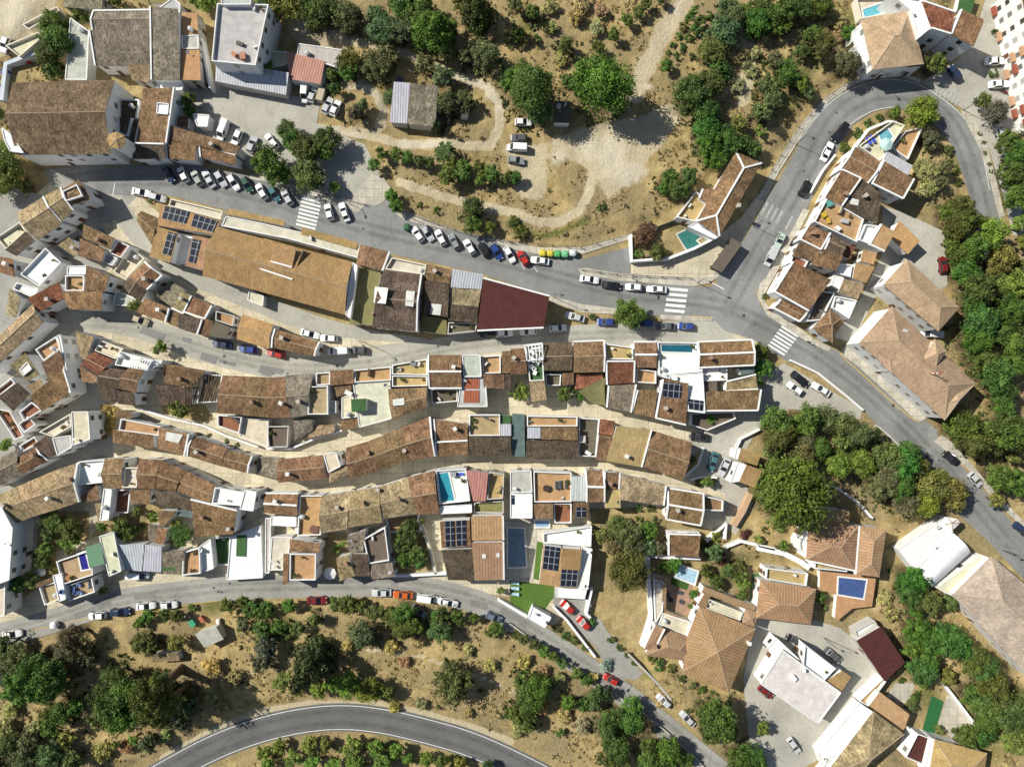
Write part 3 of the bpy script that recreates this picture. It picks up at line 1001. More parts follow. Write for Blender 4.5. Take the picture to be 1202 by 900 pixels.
def mat_ground():
    m, nt, b = nt_new('dry_ground'); p = geo(nt)
    A = lambda n: N(nt, 'ShaderNodeAttribute', attribute_name=n).outputs['Fac']
    n1 = noise(nt, p, .07, 8, .65, .4); n2 = noise(nt, p, .45, 6, .7); n3 = noise(nt, p, 2.2, 5, .75)
    straw = mixc(nt, maprange(nt, n2, .35, .65, 0, 1), (.30, .215, .090), (.53, .41, .20))
    soil = mixc(nt, maprange(nt, n3, .35, .65, 0, 1), (.20, .155, .08), (.37, .295, .16))
    c = mixc(nt, maprange(nt, n1, .42, .60, 0, 1), straw, soil)
    g = maprange(nt, noise(nt, p, .18, 7, .75, .5), .56, .70, 0, .7)
    c = mixc(nt, g, c, mixc(nt, n3, (.06, .07, .02), (.15, .14, .05)))
    grn = N(nt, 'ShaderNodeMath', operation='MULTIPLY'); nt.links.new(A('green'), grn.inputs[0]); nt.links.new(maprange(nt, n2, .3, .55, .1, 1), grn.inputs[1])
    c = mixc(nt, grn.outputs[0], c, mixc(nt, n3, (.05, .085, .015), (.14, .17, .04)))
    tr = N(nt, 'ShaderNodeMath', operation='ADD'); nt.links.new(A('dirt'), tr.inputs[0]); nt.links.new(maprange(nt, n2, .3, .7, -.22, .22), tr.inputs[1])
    c = mixc(nt, maprange(nt, tr.outputs[0], 0.36, .56, 0, 1), c, mixc(nt, maprange(nt, n3, .3, .7, 0, 1), (.42, .35, .22), (.58, .50, .345)))
    tp = N(nt, 'ShaderNodeMath', operation='ADD'); nt.links.new(A('pale'), tp.inputs[0]); nt.links.new(maprange(nt, n2, .3, .7, -.3, .3), tp.inputs[1])
    c = mixc(nt, maprange(nt, tp.outputs[0], .3, .8, 0, .9), c, mixc(nt, n3, (.52, .45, .33), (.66, .60, .47)))
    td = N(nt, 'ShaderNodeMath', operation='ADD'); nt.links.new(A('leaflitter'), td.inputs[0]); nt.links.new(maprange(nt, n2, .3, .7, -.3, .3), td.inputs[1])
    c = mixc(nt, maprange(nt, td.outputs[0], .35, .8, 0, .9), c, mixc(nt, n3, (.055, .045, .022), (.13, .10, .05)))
    sp = maprange(nt, noise(nt, p, 1.1, 8, .85), .60, .72, 0, .5)
    c = mixc(nt, sp, c, (.07, .062, .025))
    nt.links.new(c, b.inputs['Base Color']); b.inputs['Roughness'].default_value = .95; b.inputs['Specular IOR Level'].default_value = .1
    hs = N(nt, 'ShaderNodeMath', operation='ADD'); nt.links.new(n3, hs.inputs[0]); nt.links.new(mul(nt, n2, 2.0), hs.inputs[1])
    bump(nt, b, hs.outputs[0], .7, .35)
    return m

M = dict(tile=mat_tile('clay_tiles', 1.0), newtile=mat_tile('new_clay_tiles', .42, .64, .12), rowtile=mat_tile('barrel_tiles', .36, .47, .2), softtile=mat_tile('mottled_tiles', .5), plaster=mat_flat('plaster', .10, .5, .9, .26), floor=mat_flat('terrace_floor', .2, .7, .9, .42), metal=mat_metal(),
         solar=mat_solar(), paint=mat_simple('car_paint', .28, 0, .5), matte=mat_simple('matte_paint', .7), glass=mat_fix('dark_glass', (.018, .022, .028), .08, .6),
         frame=mat_fix('window_frame', (.35, .30, .25), .6), cap=mat_fix('ridge_mortar', (.36, .28, .19), .9, .2, .25), rubber=mat_fix('rubber', (.02, .02, .02), .8),
         bark=mat_fix('bark', (.12, .085, .055), .95, .1, .3), water=mat_water(), leaf=mat_leaf(), ground=mat_ground(),
         lamp=mat_fix('lamp_lens', (.75, .75, .72), .3), white=mat_fix('white_paint', (.72, .72, .70), .7, .3, .18, 1.5), worn=mat_fix('worn_paint', (.36, .36, .34), .8, .2, .45, 2.5), tread=mat_track(), yellow=mat_fix('yellow_paint', (.55, .37, .05), .7, .3, .2),
         road=mat_asphalt('asphalt_main', (.225, .226, .219)), patch=mat_asphalt('asphalt_repair', (.20, .198, .19), .15, .1), lowroad=mat_asphalt('asphalt_dark', (.135, .133, .13), .12, .1), street=mat_asphalt('street_concrete', (.37, .355, .305), .14, .16),
         lane=mat_asphalt('lane_concrete', (.31, .30, .27), .16, .2),
         alley=mat_asphalt('cream_paving', (.53, .47, .34), .2, .10, 1), lot=mat_asphalt('yard_concrete', (.40, .38, .325), .2, .14), slab=mat_slabs('pavement_slabs', (.46, .425, .35)),
         dryg=mat_simple('dry_blades', .9, 0, .1), iron=mat_fix('dark_iron', (.05, .05, .05), .5))
COL = dict(o=(.43, .275, .125), b=(.228, .138, .074), d=(.115, .083, .057), t=(.33, .25, .14), g=(.22, .19, .135), r=(.235, .10, .055), l=(.41, .255, .145), a=(.60, .575, .51), h=(.47, .325, .21), j=(.165, .116, .072), k=(.43, .335, .27),
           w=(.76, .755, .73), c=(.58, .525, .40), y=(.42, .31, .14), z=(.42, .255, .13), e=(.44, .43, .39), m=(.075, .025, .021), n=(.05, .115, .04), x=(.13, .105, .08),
           i=(.46, .48, .50), p=(.46, .22, .175), u=(.10, .14, .135), v=(.20, .185, .075))
TILE = set('obdtgrlkhj'); METAL = set('imp')

# ------------------------------------------------------------------ mesh building
class MB:
    def __init__(s): s.v, s.f, s.mi, s.uv = [], [], [], []
    def face(s, pts, mi=0, uv=None):
        i = len(s.v); s.v += [tuple(p) for p in pts]; s.f.append(tuple(range(i, i+len(pts)))); s.mi.append(mi); s.uv.append(uv)
    def box(s, c, sx, sy, sz, rz=0, mi=0):
        """box standing on c"""
        ca, sa = math.cos(rz), math.sin(rz)
        q = [(c[0]+x*ca-y*sa, c[1]+x*sa+y*ca) for x, y in ((-sx/2, -sy/2), (sx/2, -sy/2), (sx/2, sy/2), (-sx/2, sy/2))]
        s.prism(q, c[2], c[2]+sz, mi)
    def prism(s, q, z0, z1, mi=0, mit=None):
        if area(q) < 0: q = q[::-1]
        n = len(q); z0 = z0 if isinstance(z0, (list, tuple)) else [z0]*n; z1 = z1 if isinstance(z1, (list, tuple)) else [z1]*n
        s.face([(*p, z) for p, z in zip(q, z1)], mi if mit is None else mit); s.face([(*p, z) for p, z in zip(q, z0)][::-1], mi)
        for i in range(n):
            j = (i+1) % n
            s.face([(*q[i], z0[i]), (*q[j], z0[j]), (*q[j], z1[j]), (*q[i], z1[i])], mi)
    def tube(s, a, b, r0, r1, n=8, mi=0):
        a, b = Vector(a), Vector(b); d = (b-a).normalized(); u = d.orthogonal().normalized(); w = d.cross(u)
        ra = [a+(u*math.cos(t)+w*math.sin(t))*r0 for t in [2*math.pi*i/n for i in range(n)]]
        rb = [b+(u*math.cos(t)+w*math.sin(t))*r1 for t in [2*math.pi*i/n for i in range(n)]]
        for i in range(n): s.face([ra[i], ra[(i+1) % n], rb[(i+1) % n], rb[i]], mi)
        s.face(ra[::-1], mi); s.face(rb, mi)
    def build(s, name, mats, parent=None, off=(0, 0, 0), color=None, smooth=False, weld=True):
        me = bpy.data.meshes.new(name)
        me.from_pydata([(p[0]-off[0], p[1]-off[1], p[2]-off[2]) for p in s.v], [], s.f)
        for m in (mats if isinstance(mats, (list, tuple)) else [mats]): me.materials.append(m)
        me.polygons.foreach_set('material_index', s.mi)
        if any(u is not None for u in s.uv):
            l = me.uv_layers.new(name='UVMap'); k = 0
            for f, u in zip(s.f, s.uv):
                for j in range(len(f)):
                    if u is not None: l.data[k].uv = u[j]
                    k += 1
        if smooth: me.polygons.foreach_set('use_smooth', [True]*len(s.f))
        me.update()
        if weld:
            import bmesh
            bm = bmesh.new(); bm.from_mesh(me); bmesh.ops.remove_doubles(bm, verts=bm.verts, dist=.0005); bm.to_mesh(me); bm.free()
        o = bpy.data.objects.new(name, me); COLL.objects.link(o)
        if parent is not None: o.parent = parent
        else: o.location = off
        if color is not None: o.color = (*color[:3], 1)
        return o
def area(q): return .5*sum(q[i][0]*q[(i+1) % len(q)][1]-q[(i+1) % len(q)][0]*q[i][1] for i in range(len(q)))
def cen(q): return (sum(p[0] for p in q)/len(q), sum(p[1] for p in q)/len(q))
def inset(q, d):
    """polygon with every edge moved inwards by d"""
    sgn = 1 if area(q) > 0 else -1; n = len(q); out = []
    for i in range(n):
        a, b, c = Vector(q[i-1]), Vector(q[i]), Vector(q[(i+1) % n])
        e1, e2 = (b-a).normalized(), (c-b).normalized()
        n1, n2 = Vector((-e1.y, e1.x))*sgn, Vector((-e2.y, e2.x))*sgn
        m = n1+n2
        if m.length < .2: m = n1
        else: m = m/max(.35, m.dot(n1))
        p = b+m*d; out.append((p.x, p.y))
    return out
def inside(x, y, q):
    r = False
    for i in range(len(q)):
        (x1, y1), (x2, y2) = q[i-1], q[i]
        if (y1 > y) != (y2 > y) and x < (x2-x1)*(y-y1)/(y2-y1)+x1: r = not r
    return r
def tag(o, label=None, cat=None, group=None, kind=None):
    for k, v in (('label', label), ('category', cat), ('group', group), ('kind', kind)):
        if v: o[k] = v
    return o
def empty(name, loc, rz=0):
    o = bpy.data.objects.new(name, None); o.location = loc; o.rotation_euler = (0, 0, rz); o.empty_display_size = .5; COLL.objects.link(o); return o
def link_copy(src, parent=None):
    c = src.copy(); COLL.objects.link(c)
    if parent is not None: c.parent = parent
    return c
ONES = 'zeroth first second third fourth fifth sixth seventh eighth ninth tenth eleventh twelfth thirteenth fourteenth fifteenth sixteenth seventeenth eighteenth nineteenth'.split()
def ordinal(n):
    if n < 20: return ONES[n]
    t, u = divmod(n, 10); T = {2: 'twent', 3: 'thirt', 4: 'fort', 5: 'fift'}[t]
    return T+'ieth' if u == 0 else T+'y-'+ONES[u]

# ------------------------------------------------------------------ parse the survey
def parse_houses():
    out, B, row, H = [], (0, 0), '', None
    for ln in HOUSES.strip().splitlines():
        t = ln.split()
        if not t: continue
        if t[0] == 'B': B = (float(t[1]), float(t[2])); sx = 302/1202 if B[0] == 900 else .25
        elif t[0] == 'R': row = ln[2:].strip()
        elif t[0] == 'H':
            h, look = ln[2:].split('|'); H = dict(h=float(h), look=look.strip(), row=row, pieces=[], extra=[]); out.append(H)
        else:
            conv = lambda a, b: (B[0]+float(a)*sx, B[1]+float(b)*sx)
            if t[0] in 'csk': H['extra'].append((t[0], [conv(t[i], t[i+1]) for i in range(1, len(t), 2)]))
            else:
                h = H['h']; apex = None; col, fl = t[1], t[2]; nums = []
                it = iter(t[3:])
                for w in it:
                    if w[0] == '@': h = float(w[1:])
                    elif w == 'A': apex = conv(next(it), next(it))
                    else: nums.append(w)
                H['pieces'].append(dict(k=t[0], col=col, fl=fl, h=h, apex=apex, px=[conv(nums[i], nums[i+1]) for i in range(0, len(nums), 2)]))
    return out
HS = parse_houses()
FOOT = []                                                     # every footprint: (polygon, height)
for H in HS:
    for pc in H['pieces']:
        pc['h'] += random.uniform(-.07, .07)
        pc['q'] = [P(x, y, pc['h']) for x, y in pc['px']]
        FOOT.append((pc['q'], pc['h'], pc))

# ------------------------------------------------------------------ window and door meshes, shared
def mk_window(w, h):
    b = MB(); f = .09
    for x0, x1, z0, z1 in ((-w/2, w/2, 0, f), (-w/2, w/2, h-f, h), (-w/2, -w/2+f, f, h-f), (w/2-f, w/2, f, h-f), (-f/3, f/3, f, h-f)):
        b.prism([(x0, -.10), (x1, -.10), (x1, .05), (x0, .05)], z0, z1, 0)
    b.prism([(-w/2+f, -.10), (w/2-f, -.10), (w/2-f, 0), (-w/2+f, 0)], f, h-f, 1)
    o = b.build('window', [M['frame'], M['glass']]); me = o.data; bpy.data.objects.remove(o); return me
WIN = mk_window(1.1, 1.35)
def mk_door():
    b = MB(); b.prism([(-.5, -.1), (.5, -.1), (.5, .05), (-.5, .05)], 0, 2.1, 0); b.prism([(-.4, .05), (.4, .05), (.4, .08), (-.4, .08)], .15, 1.95, 0)
    o = b.build('door', [mat_fix('door_wood', (.14, .07, .035), .6, .3, .2)]); me = o.data; bpy.data.objects.remove(o); return me
DOOR = mk_door()

# ------------------------------------------------------------------ houses
def tri_z(tris, x, y):
    best = None
    for a, b, c in tris:
        d = (b[1]-c[1])*(a[0]-c[0])+(c[0]-b[0])*(a[1]-c[1])
        if abs(d) < 1e-9: continue
        l1 = ((b[1]-c[1])*(x-c[0])+(c[0]-b[0])*(y-c[1]))/d; l2 = ((c[1]-a[1])*(x-c[0])+(a[0]-c[0])*(y-c[1]))/d; l3 = 1-l1-l2
        if min(l1, l2, l3) > -.02:
            z = l1*a[2]+l2*b[2]+l3*c[2]
            if best is None or z > best: best = z
    return best
ALLTRIS = []
class Roof:
    """sloped faces over one wing; thick slab, ridge caps"""
    def __init__(s): s.mb = MB(); s.tris = []; s.off = (random.uniform(0, 90), random.uniform(0, 90))
    def slope(s, pts, e, mi=0, th=.14):
        """pts: 3D polygon, e: eave direction"""
        e = Vector((e[0], e[1], 0)).normalized()
        n = (Vector(pts[1])-Vector(pts[0])).cross(Vector(pts[2])-Vector(pts[1]))
        if n.z < 0: pts = pts[::-1]; n = -n
        n.normalize(); dn = n.cross(e)
        uv = [(Vector(p).dot(e)+s.off[0], Vector(p).dot(dn)+s.off[1]) for p in pts]
        s.mb.face(pts, mi, uv)
        low = [(p[0], p[1], p[2]-th) for p in pts]
        s.mb.face(low[::-1], mi, uv[::-1])
        for i in range(len(pts)):
            j = (i+1) % len(pts); s.mb.face([low[i], low[j], pts[j], pts[i]], mi, [uv[i], uv[j], uv[j], uv[i]])
        for i in range(1, len(pts)-1): s.tris.append((pts[0], pts[i], pts[i+1]))
    def cap(s, a, b, w=.22, mi=1):
        a, b = Vector(a), Vector(b); d = (b-a); 
        if d.length < .3: return
        sd = Vector((-d.y, d.x, 0)).normalized()*w/2; u = Vector((0, 0, .09))
        q = [a-sd, b-sd, b+u, a+u], [a+u, b+u, b+sd, a+sd], [a-sd, a+u, a+sd], [b+sd, b+u, b-sd]
        for f in q: s.mb.face(f, mi)
def lerp(a, b, t): return tuple(x+(y-x)*t for x, y in zip(a, b))
def strip(mb, pts, w, z_up, z_dn):
    """parapet wall along a 3D polyline"""
    for a, b in zip(pts[:-1], pts[1:]):
        A, B_ = Vector(a), Vector(b); d = (B_-A); sd = Vector((-d.y, d.x, 0)).normalized()*w/2
        q = [A-sd, B_-sd, B_+sd, A+sd]
        mb.prism([(p.x, p.y) for p in q], [p.z-z_dn for p in q] if area([(p.x, p.y) for p in q]) > 0 else [p.z-z_dn for p in q][::-1], [p.z+z_up for p in q] if area([(p.x, p.y) for p in q]) > 0 else [p.z+z_up for p in q][::-1])
def kind_name(look):
    for k, n, c in (('church', 'church', 'church'), ('shed', 'shed', 'shed'), ('shack', 'shed', 'shed'), ('shelter', 'car_shelter', 'shelter'), ('hut', 'hut', 'hut'), ('cabin', 'cabin', 'cabin'), ('garage', 'garage', 'garage'),
                    ('barn', 'barn', 'barn'), ('apartment', 'apartment_block', 'apartment block'), ('court behind', 'sports_court', 'sports court'), ('hall', 'hall', 'hall'), ('villa', 'villa', 'villa'), ('yard', 'walled_yard', 'yard'),
                    ('store', 'store_house', 'store'), ('carport', 'carport', 'carport'), ('pergola', 'pergola_house', 'house'), ('ruin', 'ruined_house', 'ruin'), ('outbuilding', 'outbuilding', 'outbuilding'), ('pool deck', 'pool_deck_terrace', 'terrace'),
                    ('pool terrace', 'pool_terrace', 'terrace')):
        if k in look and not (k == 'yard' and 'walled yard' not in look): return n, c
    return 'town_house', 'house'
def wall_color(H, pc):
    if pc['col'] in 'cty' and pc['k'] == 't' and pc['col'] == 'c': return (.72, .67, .56)
    lk = H['look']
    if any(w in lk for w in ('sheet', 'corrugated', 'grey', 'shack')) and 'white' not in lk: return (.52, .50, .46)
    return (.76, .755, .735)

n_win = 0
for H in HS:
    name, cat = kind_name(H['look'])
    c0 = cen(H['pieces'][0]['q']); root = empty(name, (c0[0], c0[1], 0)); off = (c0[0], c0[1], 0)
    tag(root, H['look']+' '+H['row'], cat, 'buildings '+H['row'])
    H['root'] = root; H['tris'] = []; H['roof'] = None
    for pc in H['pieces']:
        k, q, h, col, fl = pc['k'], pc['q'], pc['h'], pc['col'], pc['fl']
        zb = -.4
        mat = M['rowtile'] if col == 'l' and k in 'gmpy' else M['softtile'] if col == 'k' else M['newtile'] if col in 'lkoyh' and k in 'gmpyf' and not (col == 'y' and k == 'f') else M['tile'] if col in TILE and k in 'gmpyf' else M['metal'] if col in METAL and k in 'mgf' and not (col == 'm' and k == 'f') else M['floor']
        if k in 'ft' and col in TILE and k == 't': mat = M['floor']
        if col == 'w': mat = M['plaster']
        jit = random.uniform(.85, 1.15); jt = [random.uniform(.95, 1.05) for _ in range(3)]
        rc = tuple(c*jit*t for c, t in zip(COL[col], jt)) if col in TILE else tuple(c*t for c, t in zip(COL[col], jt))
        wc = wall_color(H, pc); wi = .16+random.uniform(0, .07)
        wall = MB(); par = MB(); rf = Roof(); caps = []
        if k in 'gm' or (k == 'p') or k == 'v':
            a, b, c, d = q
            wdt = .5*(math.dist(a, d)+math.dist(b, c)); lng = .5*(math.dist(a, b)+math.dist(d, c))
        if k == 'g':
            rise = min(3.2, .5*wdt*.36); r1, r2 = (*lerp(a, d, .5), h+rise), (*lerp(b, c, .5), h+rise)
            A, B_, C, D = [(*p, h) for p in q]; e = (b[0]-a[0], b[1]-a[1])
            rf.slope([A, B_, r2, r1], e); rf.slope([D, C, r2, r1], (c[0]-d[0], c[1]-d[1])); caps.append((r1, r2))
            prof = {'1': [D, r1, A], '2': [B_, r2, C], '3': [A, B_], '4': [C, D]}
            qi = inset(q, wi); top = [(*p, h-.16) for p in qi]
            m1, m2 = (*lerp(qi[0], qi[3], .5), h+rise-.2), (*lerp(qi[1], qi[2], .5), h+rise-.2)
            bot = [(*p, zb) for p in qi]
            fs = [[bot[0], bot[1], top[1], top[0]], [bot[1], bot[2], top[2], m2, top[1]], [bot[2], bot[3], top[3], top[2]], [bot[3], bot[0], top[0], m1, top[3]], [top[0], top[1], m2, m1], [top[2], top[3], m1, m2], bot[::-1]]
            if area(q) < 0: fs = [f[::-1] for f in fs]
            for f in fs: wall.face(f)
            if 'R' in fl: strip(par, [r1, r2], .42, .14, .2)
        elif k == 'm':
            rise = min(1.7, wdt*.2); A, B_, C, D = (*a, h+rise), (*b, h+rise), (*c, h), (*d, h)
            rf.slope([A, B_, C, D], (b[0]-a[0], b[1]-a[1]))
            prof = {'1': [D, A], '2': [B_, C], '3': [A, B_], '4': [C, D]}
            qi = inset(q, wi); wz = [h+rise-.2, h+rise-.2, h-.16, h-.16]
            wall.prism(qi if area(qi) > 0 else qi, zb, wz if area(qi) > 0 else wz[::-1]) if area(qi) > 0 else wall.prism(qi[::-1], zb, wz[::-1])
        elif k == 'p':
            along_ab = True
            ins = min(wdt*.5, lng*.45); rise = min(3.0, wdt*.5*.38)
            m1, m2 = lerp(a, d, .5), lerp(b, c, .5); t = ins/max(lng, .1)
            r1, r2 = (*lerp(m1, m2, t), h+rise), (*lerp(m1, m2, 1-t), h+rise)
            A, B_, C, D = [(*p, h) for p in q]
            rf.slope([A, B_, r2, r1], (b[0]-a[0], b[1]-a[1])); rf.slope([B_, C, r2], (c[0]-b[0], c[1]-b[1])); rf.slope([C, D, r1, r2], (d[0]-c[0], d[1]-c[1])); rf.slope([D, A, r1], (a[0]-d[0], a[1]-d[1]))
            if 'R' in fl:
                for s_ in ([r1, r2], [A, r1], [D, r1], [B_, r2], [C, r2]): strip(par, s_, .4, .14, .15)
            else: caps += [(r1, r2), (A, r1), (D, r1), (B_, r2), (C, r2)]
            prof = {'1': [D, A], '2': [B_, C], '3': [A, B_], '4': [C, D]}
            wall.prism(inset(q, wi+.15), zb, h-.14)
        elif k == 'y':
            rise = min(3.2, .36*min(math.dist(cen(q), p) for p in q)); ap = P(*pc['apex'], h+rise); ap = (*ap, h+rise)
            for i in range(len(q)):
                p0, p1 = (*q[i], h), (*q[(i+1) % len(q)], h)
                rf.slope([p0, p1, ap], (p1[0]-p0[0], p1[1]-p0[1])); caps.append((p0, ap))
            prof = {}; wall.prism(inset(q, wi), zb, h-.14)
        elif k == 'v':
            n = 10; rise = wdt*.22; prev = None; prof = {}
            for i in range(n+1):
                t = i/n; z = h+rise*math.sin(math.pi*t); x = ((*lerp(a, d, t), z), (*lerp(b, c, t), z))
                if prev: rf.slope([prev[0], prev[1], x[1], x[0]], (b[0]-a[0], b[1]-a[1]))
                prev = x
            wall.prism(inset(q, wi), zb, h-.1)
        elif k == 'f':
            qi = inset(q, .22)
            e = (q[1][0]-q[0][0], q[1][1]-q[0][1])
            rf.slope([(*p, h) for p in q], e, 0, .2)
            prof = {str(i+1): [(*q[(i+3) % 4], h), (*q[i % 4], h)] for i in range(4)} if len(q) == 4 else {}
            wall.prism(inset(q, .12), zb, h-.18)
            if col in 'wcea' and len(q) <= 6:                         # low rim
                loop = [(*p, h) for p in inset(q, .11)]; strip(par, loop+[loop[0]], .2, .18, .1)
        elif k == 't':
            sg = area(q) > 0; qq = q if sg else q[::-1]; qq = inset(qq, .03); qi = inset(qq, .22); n = len(qq); fz = h-.75
            for i in range(n):
                j = (i+1) % n; o0, o1, i0, i1 = qq[i], qq[j], qi[i], qi[j]
                wall.face([(*o0, zb), (*o1, zb), (*o1, h), (*o0, h)]); wall.face([(*o0, h), (*o1, h), (*i1, h), (*i0, h)]); wall.face([(*i0, h), (*i1, h), (*i1, fz-.1), (*i0, fz-.1)])
            fl3 = [(*p, fz) for p in inset(qq, .21)]
            rf.mb.face(fl3, 0, [(p[0], p[1]) for p in fl3])
            for tr in tessellate_polygon([[Vector(p) for p in fl3]]): rf.tris.append(tuple(fl3[i] for i in tr))
            prof = {}
        if k == 'g': pass
        for ch in fl:
            if ch in prof:
                p1 = MB(); strip(p1, prof[ch], .34, .22, .5); p1.build('parapet', M['plaster'], root, off, (.77, .765, .745))
        wall.build('wall', M['plaster'], root, off, wc)
        pname = 'terrace_floor' if k == 't' else 'roof'
        for cp in caps: rf.cap(*cp)
        if col not in 'w' or k != 'x': ro = rf.mb.build(pname, [mat, M['cap']], root, off, rc)
        if k != 't' and H['roof'] is None: H['roof'] = ro
        if par.f: par.build('parapet', M['plaster'], root, off, (.77, .765, .745))
        H['tris'] += rf.tris; ALLTRIS += [(t, None) for t in []]
        # openings in the walls one can see from above
        if h > 3.6 or name == 'church':
            qi = inset(q, 0 if k == 't' else .12 if k == 'f' else wi if k in 'gmy' else wi+.15)
            if k == 't': qi = inset(q, .03)
            sg = 1 if area(qi) > 0 else -1; cnt = 0
            for i in range(len(qi)):
                u, v = Vector(qi[i]), Vector(qi[(i+1) % len(qi)]); L = (v-u).length
                if L < 2.2: continue
                d = (v-u)/L; nrm = Vector((d.y, -d.x))*sg; mid = (u+v)/2
                if mid.length < 14 or nrm.dot(-mid.normalized()) < .15: continue
                m_ = max(1, int(L/3.0)); z_rows = [h-2.0] + ([h-5.0] if h > 5.9 else []) + ([h-7.6] if h > 8 else []); apt = name == 'apartment_block'
                for j in range(m_):
                    if cnt >= (60 if apt else 10): break
                    p = u+d*L*(j+.5)/m_+d*random.uniform(-.3, .3); t_ = p+nrm*1.3
                    bl = max([fh for fq, fh, fp in FOOT if fp is not pc and abs(fq[0][0]-t_.x) < 60 and inside(t_.x, t_.y, fq)] or [0])
                    for z in z_rows:
                        if z < bl+.3 or random.random() < (.06 if apt else .25): continue
                        w = bpy.data.objects.new('window', WIN); COLL.objects.link(w); w.parent = root
                        w.location = (p.x-off[0], p.y-off[1], z); w.rotation_euler = (0, 0, math.atan2(nrm.y, nrm.x)-math.pi/2); cnt += 1; n_win += 1
                        if apt and random.random() < .3:
                            bx = MB(); bx.box((0, .35, -.95), 2.1, .7, .95); bo = bx.build('balcony', M['matte'], root, (0, 0, 0), (.30, .085, .05) if random.random() < .6 else (.5, .3, .18)); bo.location = w.location; bo.rotation_euler = w.rotation_euler
                    if bl < .5 and j == m_//2 and h > 4:
                        w = bpy.data.objects.new('door', DOOR); COLL.objects.link(w); w.parent = root
                        p2 = p+d*1.3 if m_ > 1 else p
                        w.location = (p2.x-off[0], p2.y-off[1], 0.02); w.rotation_euler = (0, 0, math.atan2(nrm.y, nrm.x)-math.pi/2)
    # things on the roof that belong to the house
    def zon(px, py, H=H):
        z = H['pieces'][0]['h']
        for _ in range(4):
            x, y = P(px, py, z); zz = tri_z(H['tris'], x, y)
            if zz is None: break
            z = zz
        return (x, y, z)
    ex = list(H['extra'])
    if not any(e[0] == 'c' for e in ex) and H['pieces'][0]['k'] in 'gm' and cat == 'house' and random.random() < .38:
        q = H['pieces'][0]['px']; t = random.uniform(.2, .8); m1 = lerp(q[0], q[1], t); m2 = lerp(q[3], q[2], t); ex.append(('c', [lerp(m1, m2, random.choice((.36, .64)))]))
    for kd, pts in ex:
        if kd == 'c':
            x, y, z = zon(*pts[0]); b = MB(); rz = random.uniform(0, 1.5)
            b.box((x, y, z-.5), .62, .62, 1.5, rz); b.box((x, y, z+1.12), .66, .3, .16, rz); b.box((x, y, z+1.28), .84, .84, .09, rz)
            b.build('chimney', M['plaster'], H['roof'] or root, off, random.choice(((.7, .68, .64), (.45, .40, .34), (.30, .19, .13))), weld=False)
        else:
            p3 = [zon(*p) for p in pts]
            if area([p[:2] for p in p3]) < 0: p3 = p3[::-1]
            zc = sum(p[2] for p in p3)/4
            if max(p[2] for p in p3)-min(p[2] for p in p3) > 2.2: p3 = [(p[0], p[1], zc+.2) for p in p3]
            cx_, cy_ = cen([p[:2] for p in p3]); zt = tri_z(H['tris'], cx_, cy_); zm = sum(p[2] for p in p3)/4
            if zt is not None and zt > zm: p3 = [(p[0], p[1], p[2]+zt-zm) for p in p3]
            b = MB(); up = .14; hi = [(p[0], p[1], p[2]+up) for p in p3]; lo = [(p[0], p[1], p[2]-.05) for p in p3]
            w_, h_ = math.dist(p3[0], p3[1]), math.dist(p3[1], p3[2])
            b.face(hi, 0, [(0, 0), (w_, 0), (w_, h_), (0, h_)]); b.face(lo[::-1], 1)
            for i in range(4): b.face([lo[i], lo[(i+1) % 4], hi[(i+1) % 4], hi[i]], 1)
            if kd == 's': b.build('solar_panel', [M['solar'], M['iron']], H['roof'] or root, off, (.018, .022, .035))
            else: b.build('skylight', [M['metal'] if w_ > 3 else M['floor'], M['white']], H['roof'] or root, off, (.62, .62, .58) if 'red skylight' not in H['look'] else (.33, .10, .05))

# ------------------------------------------------------------------ ground, roads, pavements
def bk(ox, oy, s):
    k = 302/1202 if ox == 900 else .25
    t = [float(x) for x in s.split()]; return [(ox+t[i]*k, oy+t[i+1]*k) for i in range(0, len(t), 2)]
def ribbon(pts, w):
    """closed outline of a band of width w (map units) along pts, smoothed"""
    p = pts
    for _ in range(2):
        p = [p[0]]+[x for a, b in zip(p[:-1], p[1:]) for x in (lerp(a, b, .25), lerp(a, b, .75))]+[p[-1]]
    L, Rr = [], []
    for i in range(len(p)):
        d = Vector(p[min(i+1, len(p)-1)])-Vector(p[max(i-1, 0)]); d.normalize(); n = Vector((-d.y, d.x))*w/2
        L.append((p[i][0]+n.x, p[i][1]+n.y)); Rr.append((p[i][0]-n.x, p[i][1]-n.y))
    return L, Rr
def offset_line(pts, o):
    L, _ = ribbon(pts, 2*abs(o)); return L if o > 0 else _
PAVED = []
def sheet(name, mat, z, px, thick=0, keep=True):
    q = [P(*p) for p in px]
    if area(q) < 0: q = q[::-1]
    b = MB(); tris = tessellate_polygon([[Vector((*p, 0)) for p in q]])
    for t in tris:
        f = [(*q[i], z) for i in t]
        if area([p[:2] for p in f]) < 0: f = f[::-1]
        b.face(f)
    if thick:
        for i in range(len(q)): b.face([(*q[i], z-thick), (*q[(i+1) % len(q)], z-thick), (*q[(i+1) % len(q)], z), (*q[i], z)])
    o = b.build(name, mat); tag(o, kind='structure')
    if keep: PAVED.append(q)
    return o
def band(name, mat, z, pts, w, keep=True):
    L, Rr = ribbon(pts, w); L = [P(*p) for p in L]; Rr = [P(*p) for p in Rr]; b = MB()
    for i in range(len(L)-1):
        f = [L[i], L[i+1], Rr[i+1], Rr[i]]
        if area(f) < 0: f = f[::-1]
        n1_ = len(L)-1; uvs = [(i/n1_, 0), ((i+1)/n1_, 0), ((i+1)/n1_, 1), (i/n1_, 1)]
        if area([L[i], L[i+1], Rr[i+1], Rr[i]]) < 0: uvs = uvs[::-1]
        b.face([(*p, z) for p in f], 0, uvs)
    o = b.build(name, mat); tag(o, kind='structure')
    if keep: PAVED.append(L+Rr[::-1])
    return o
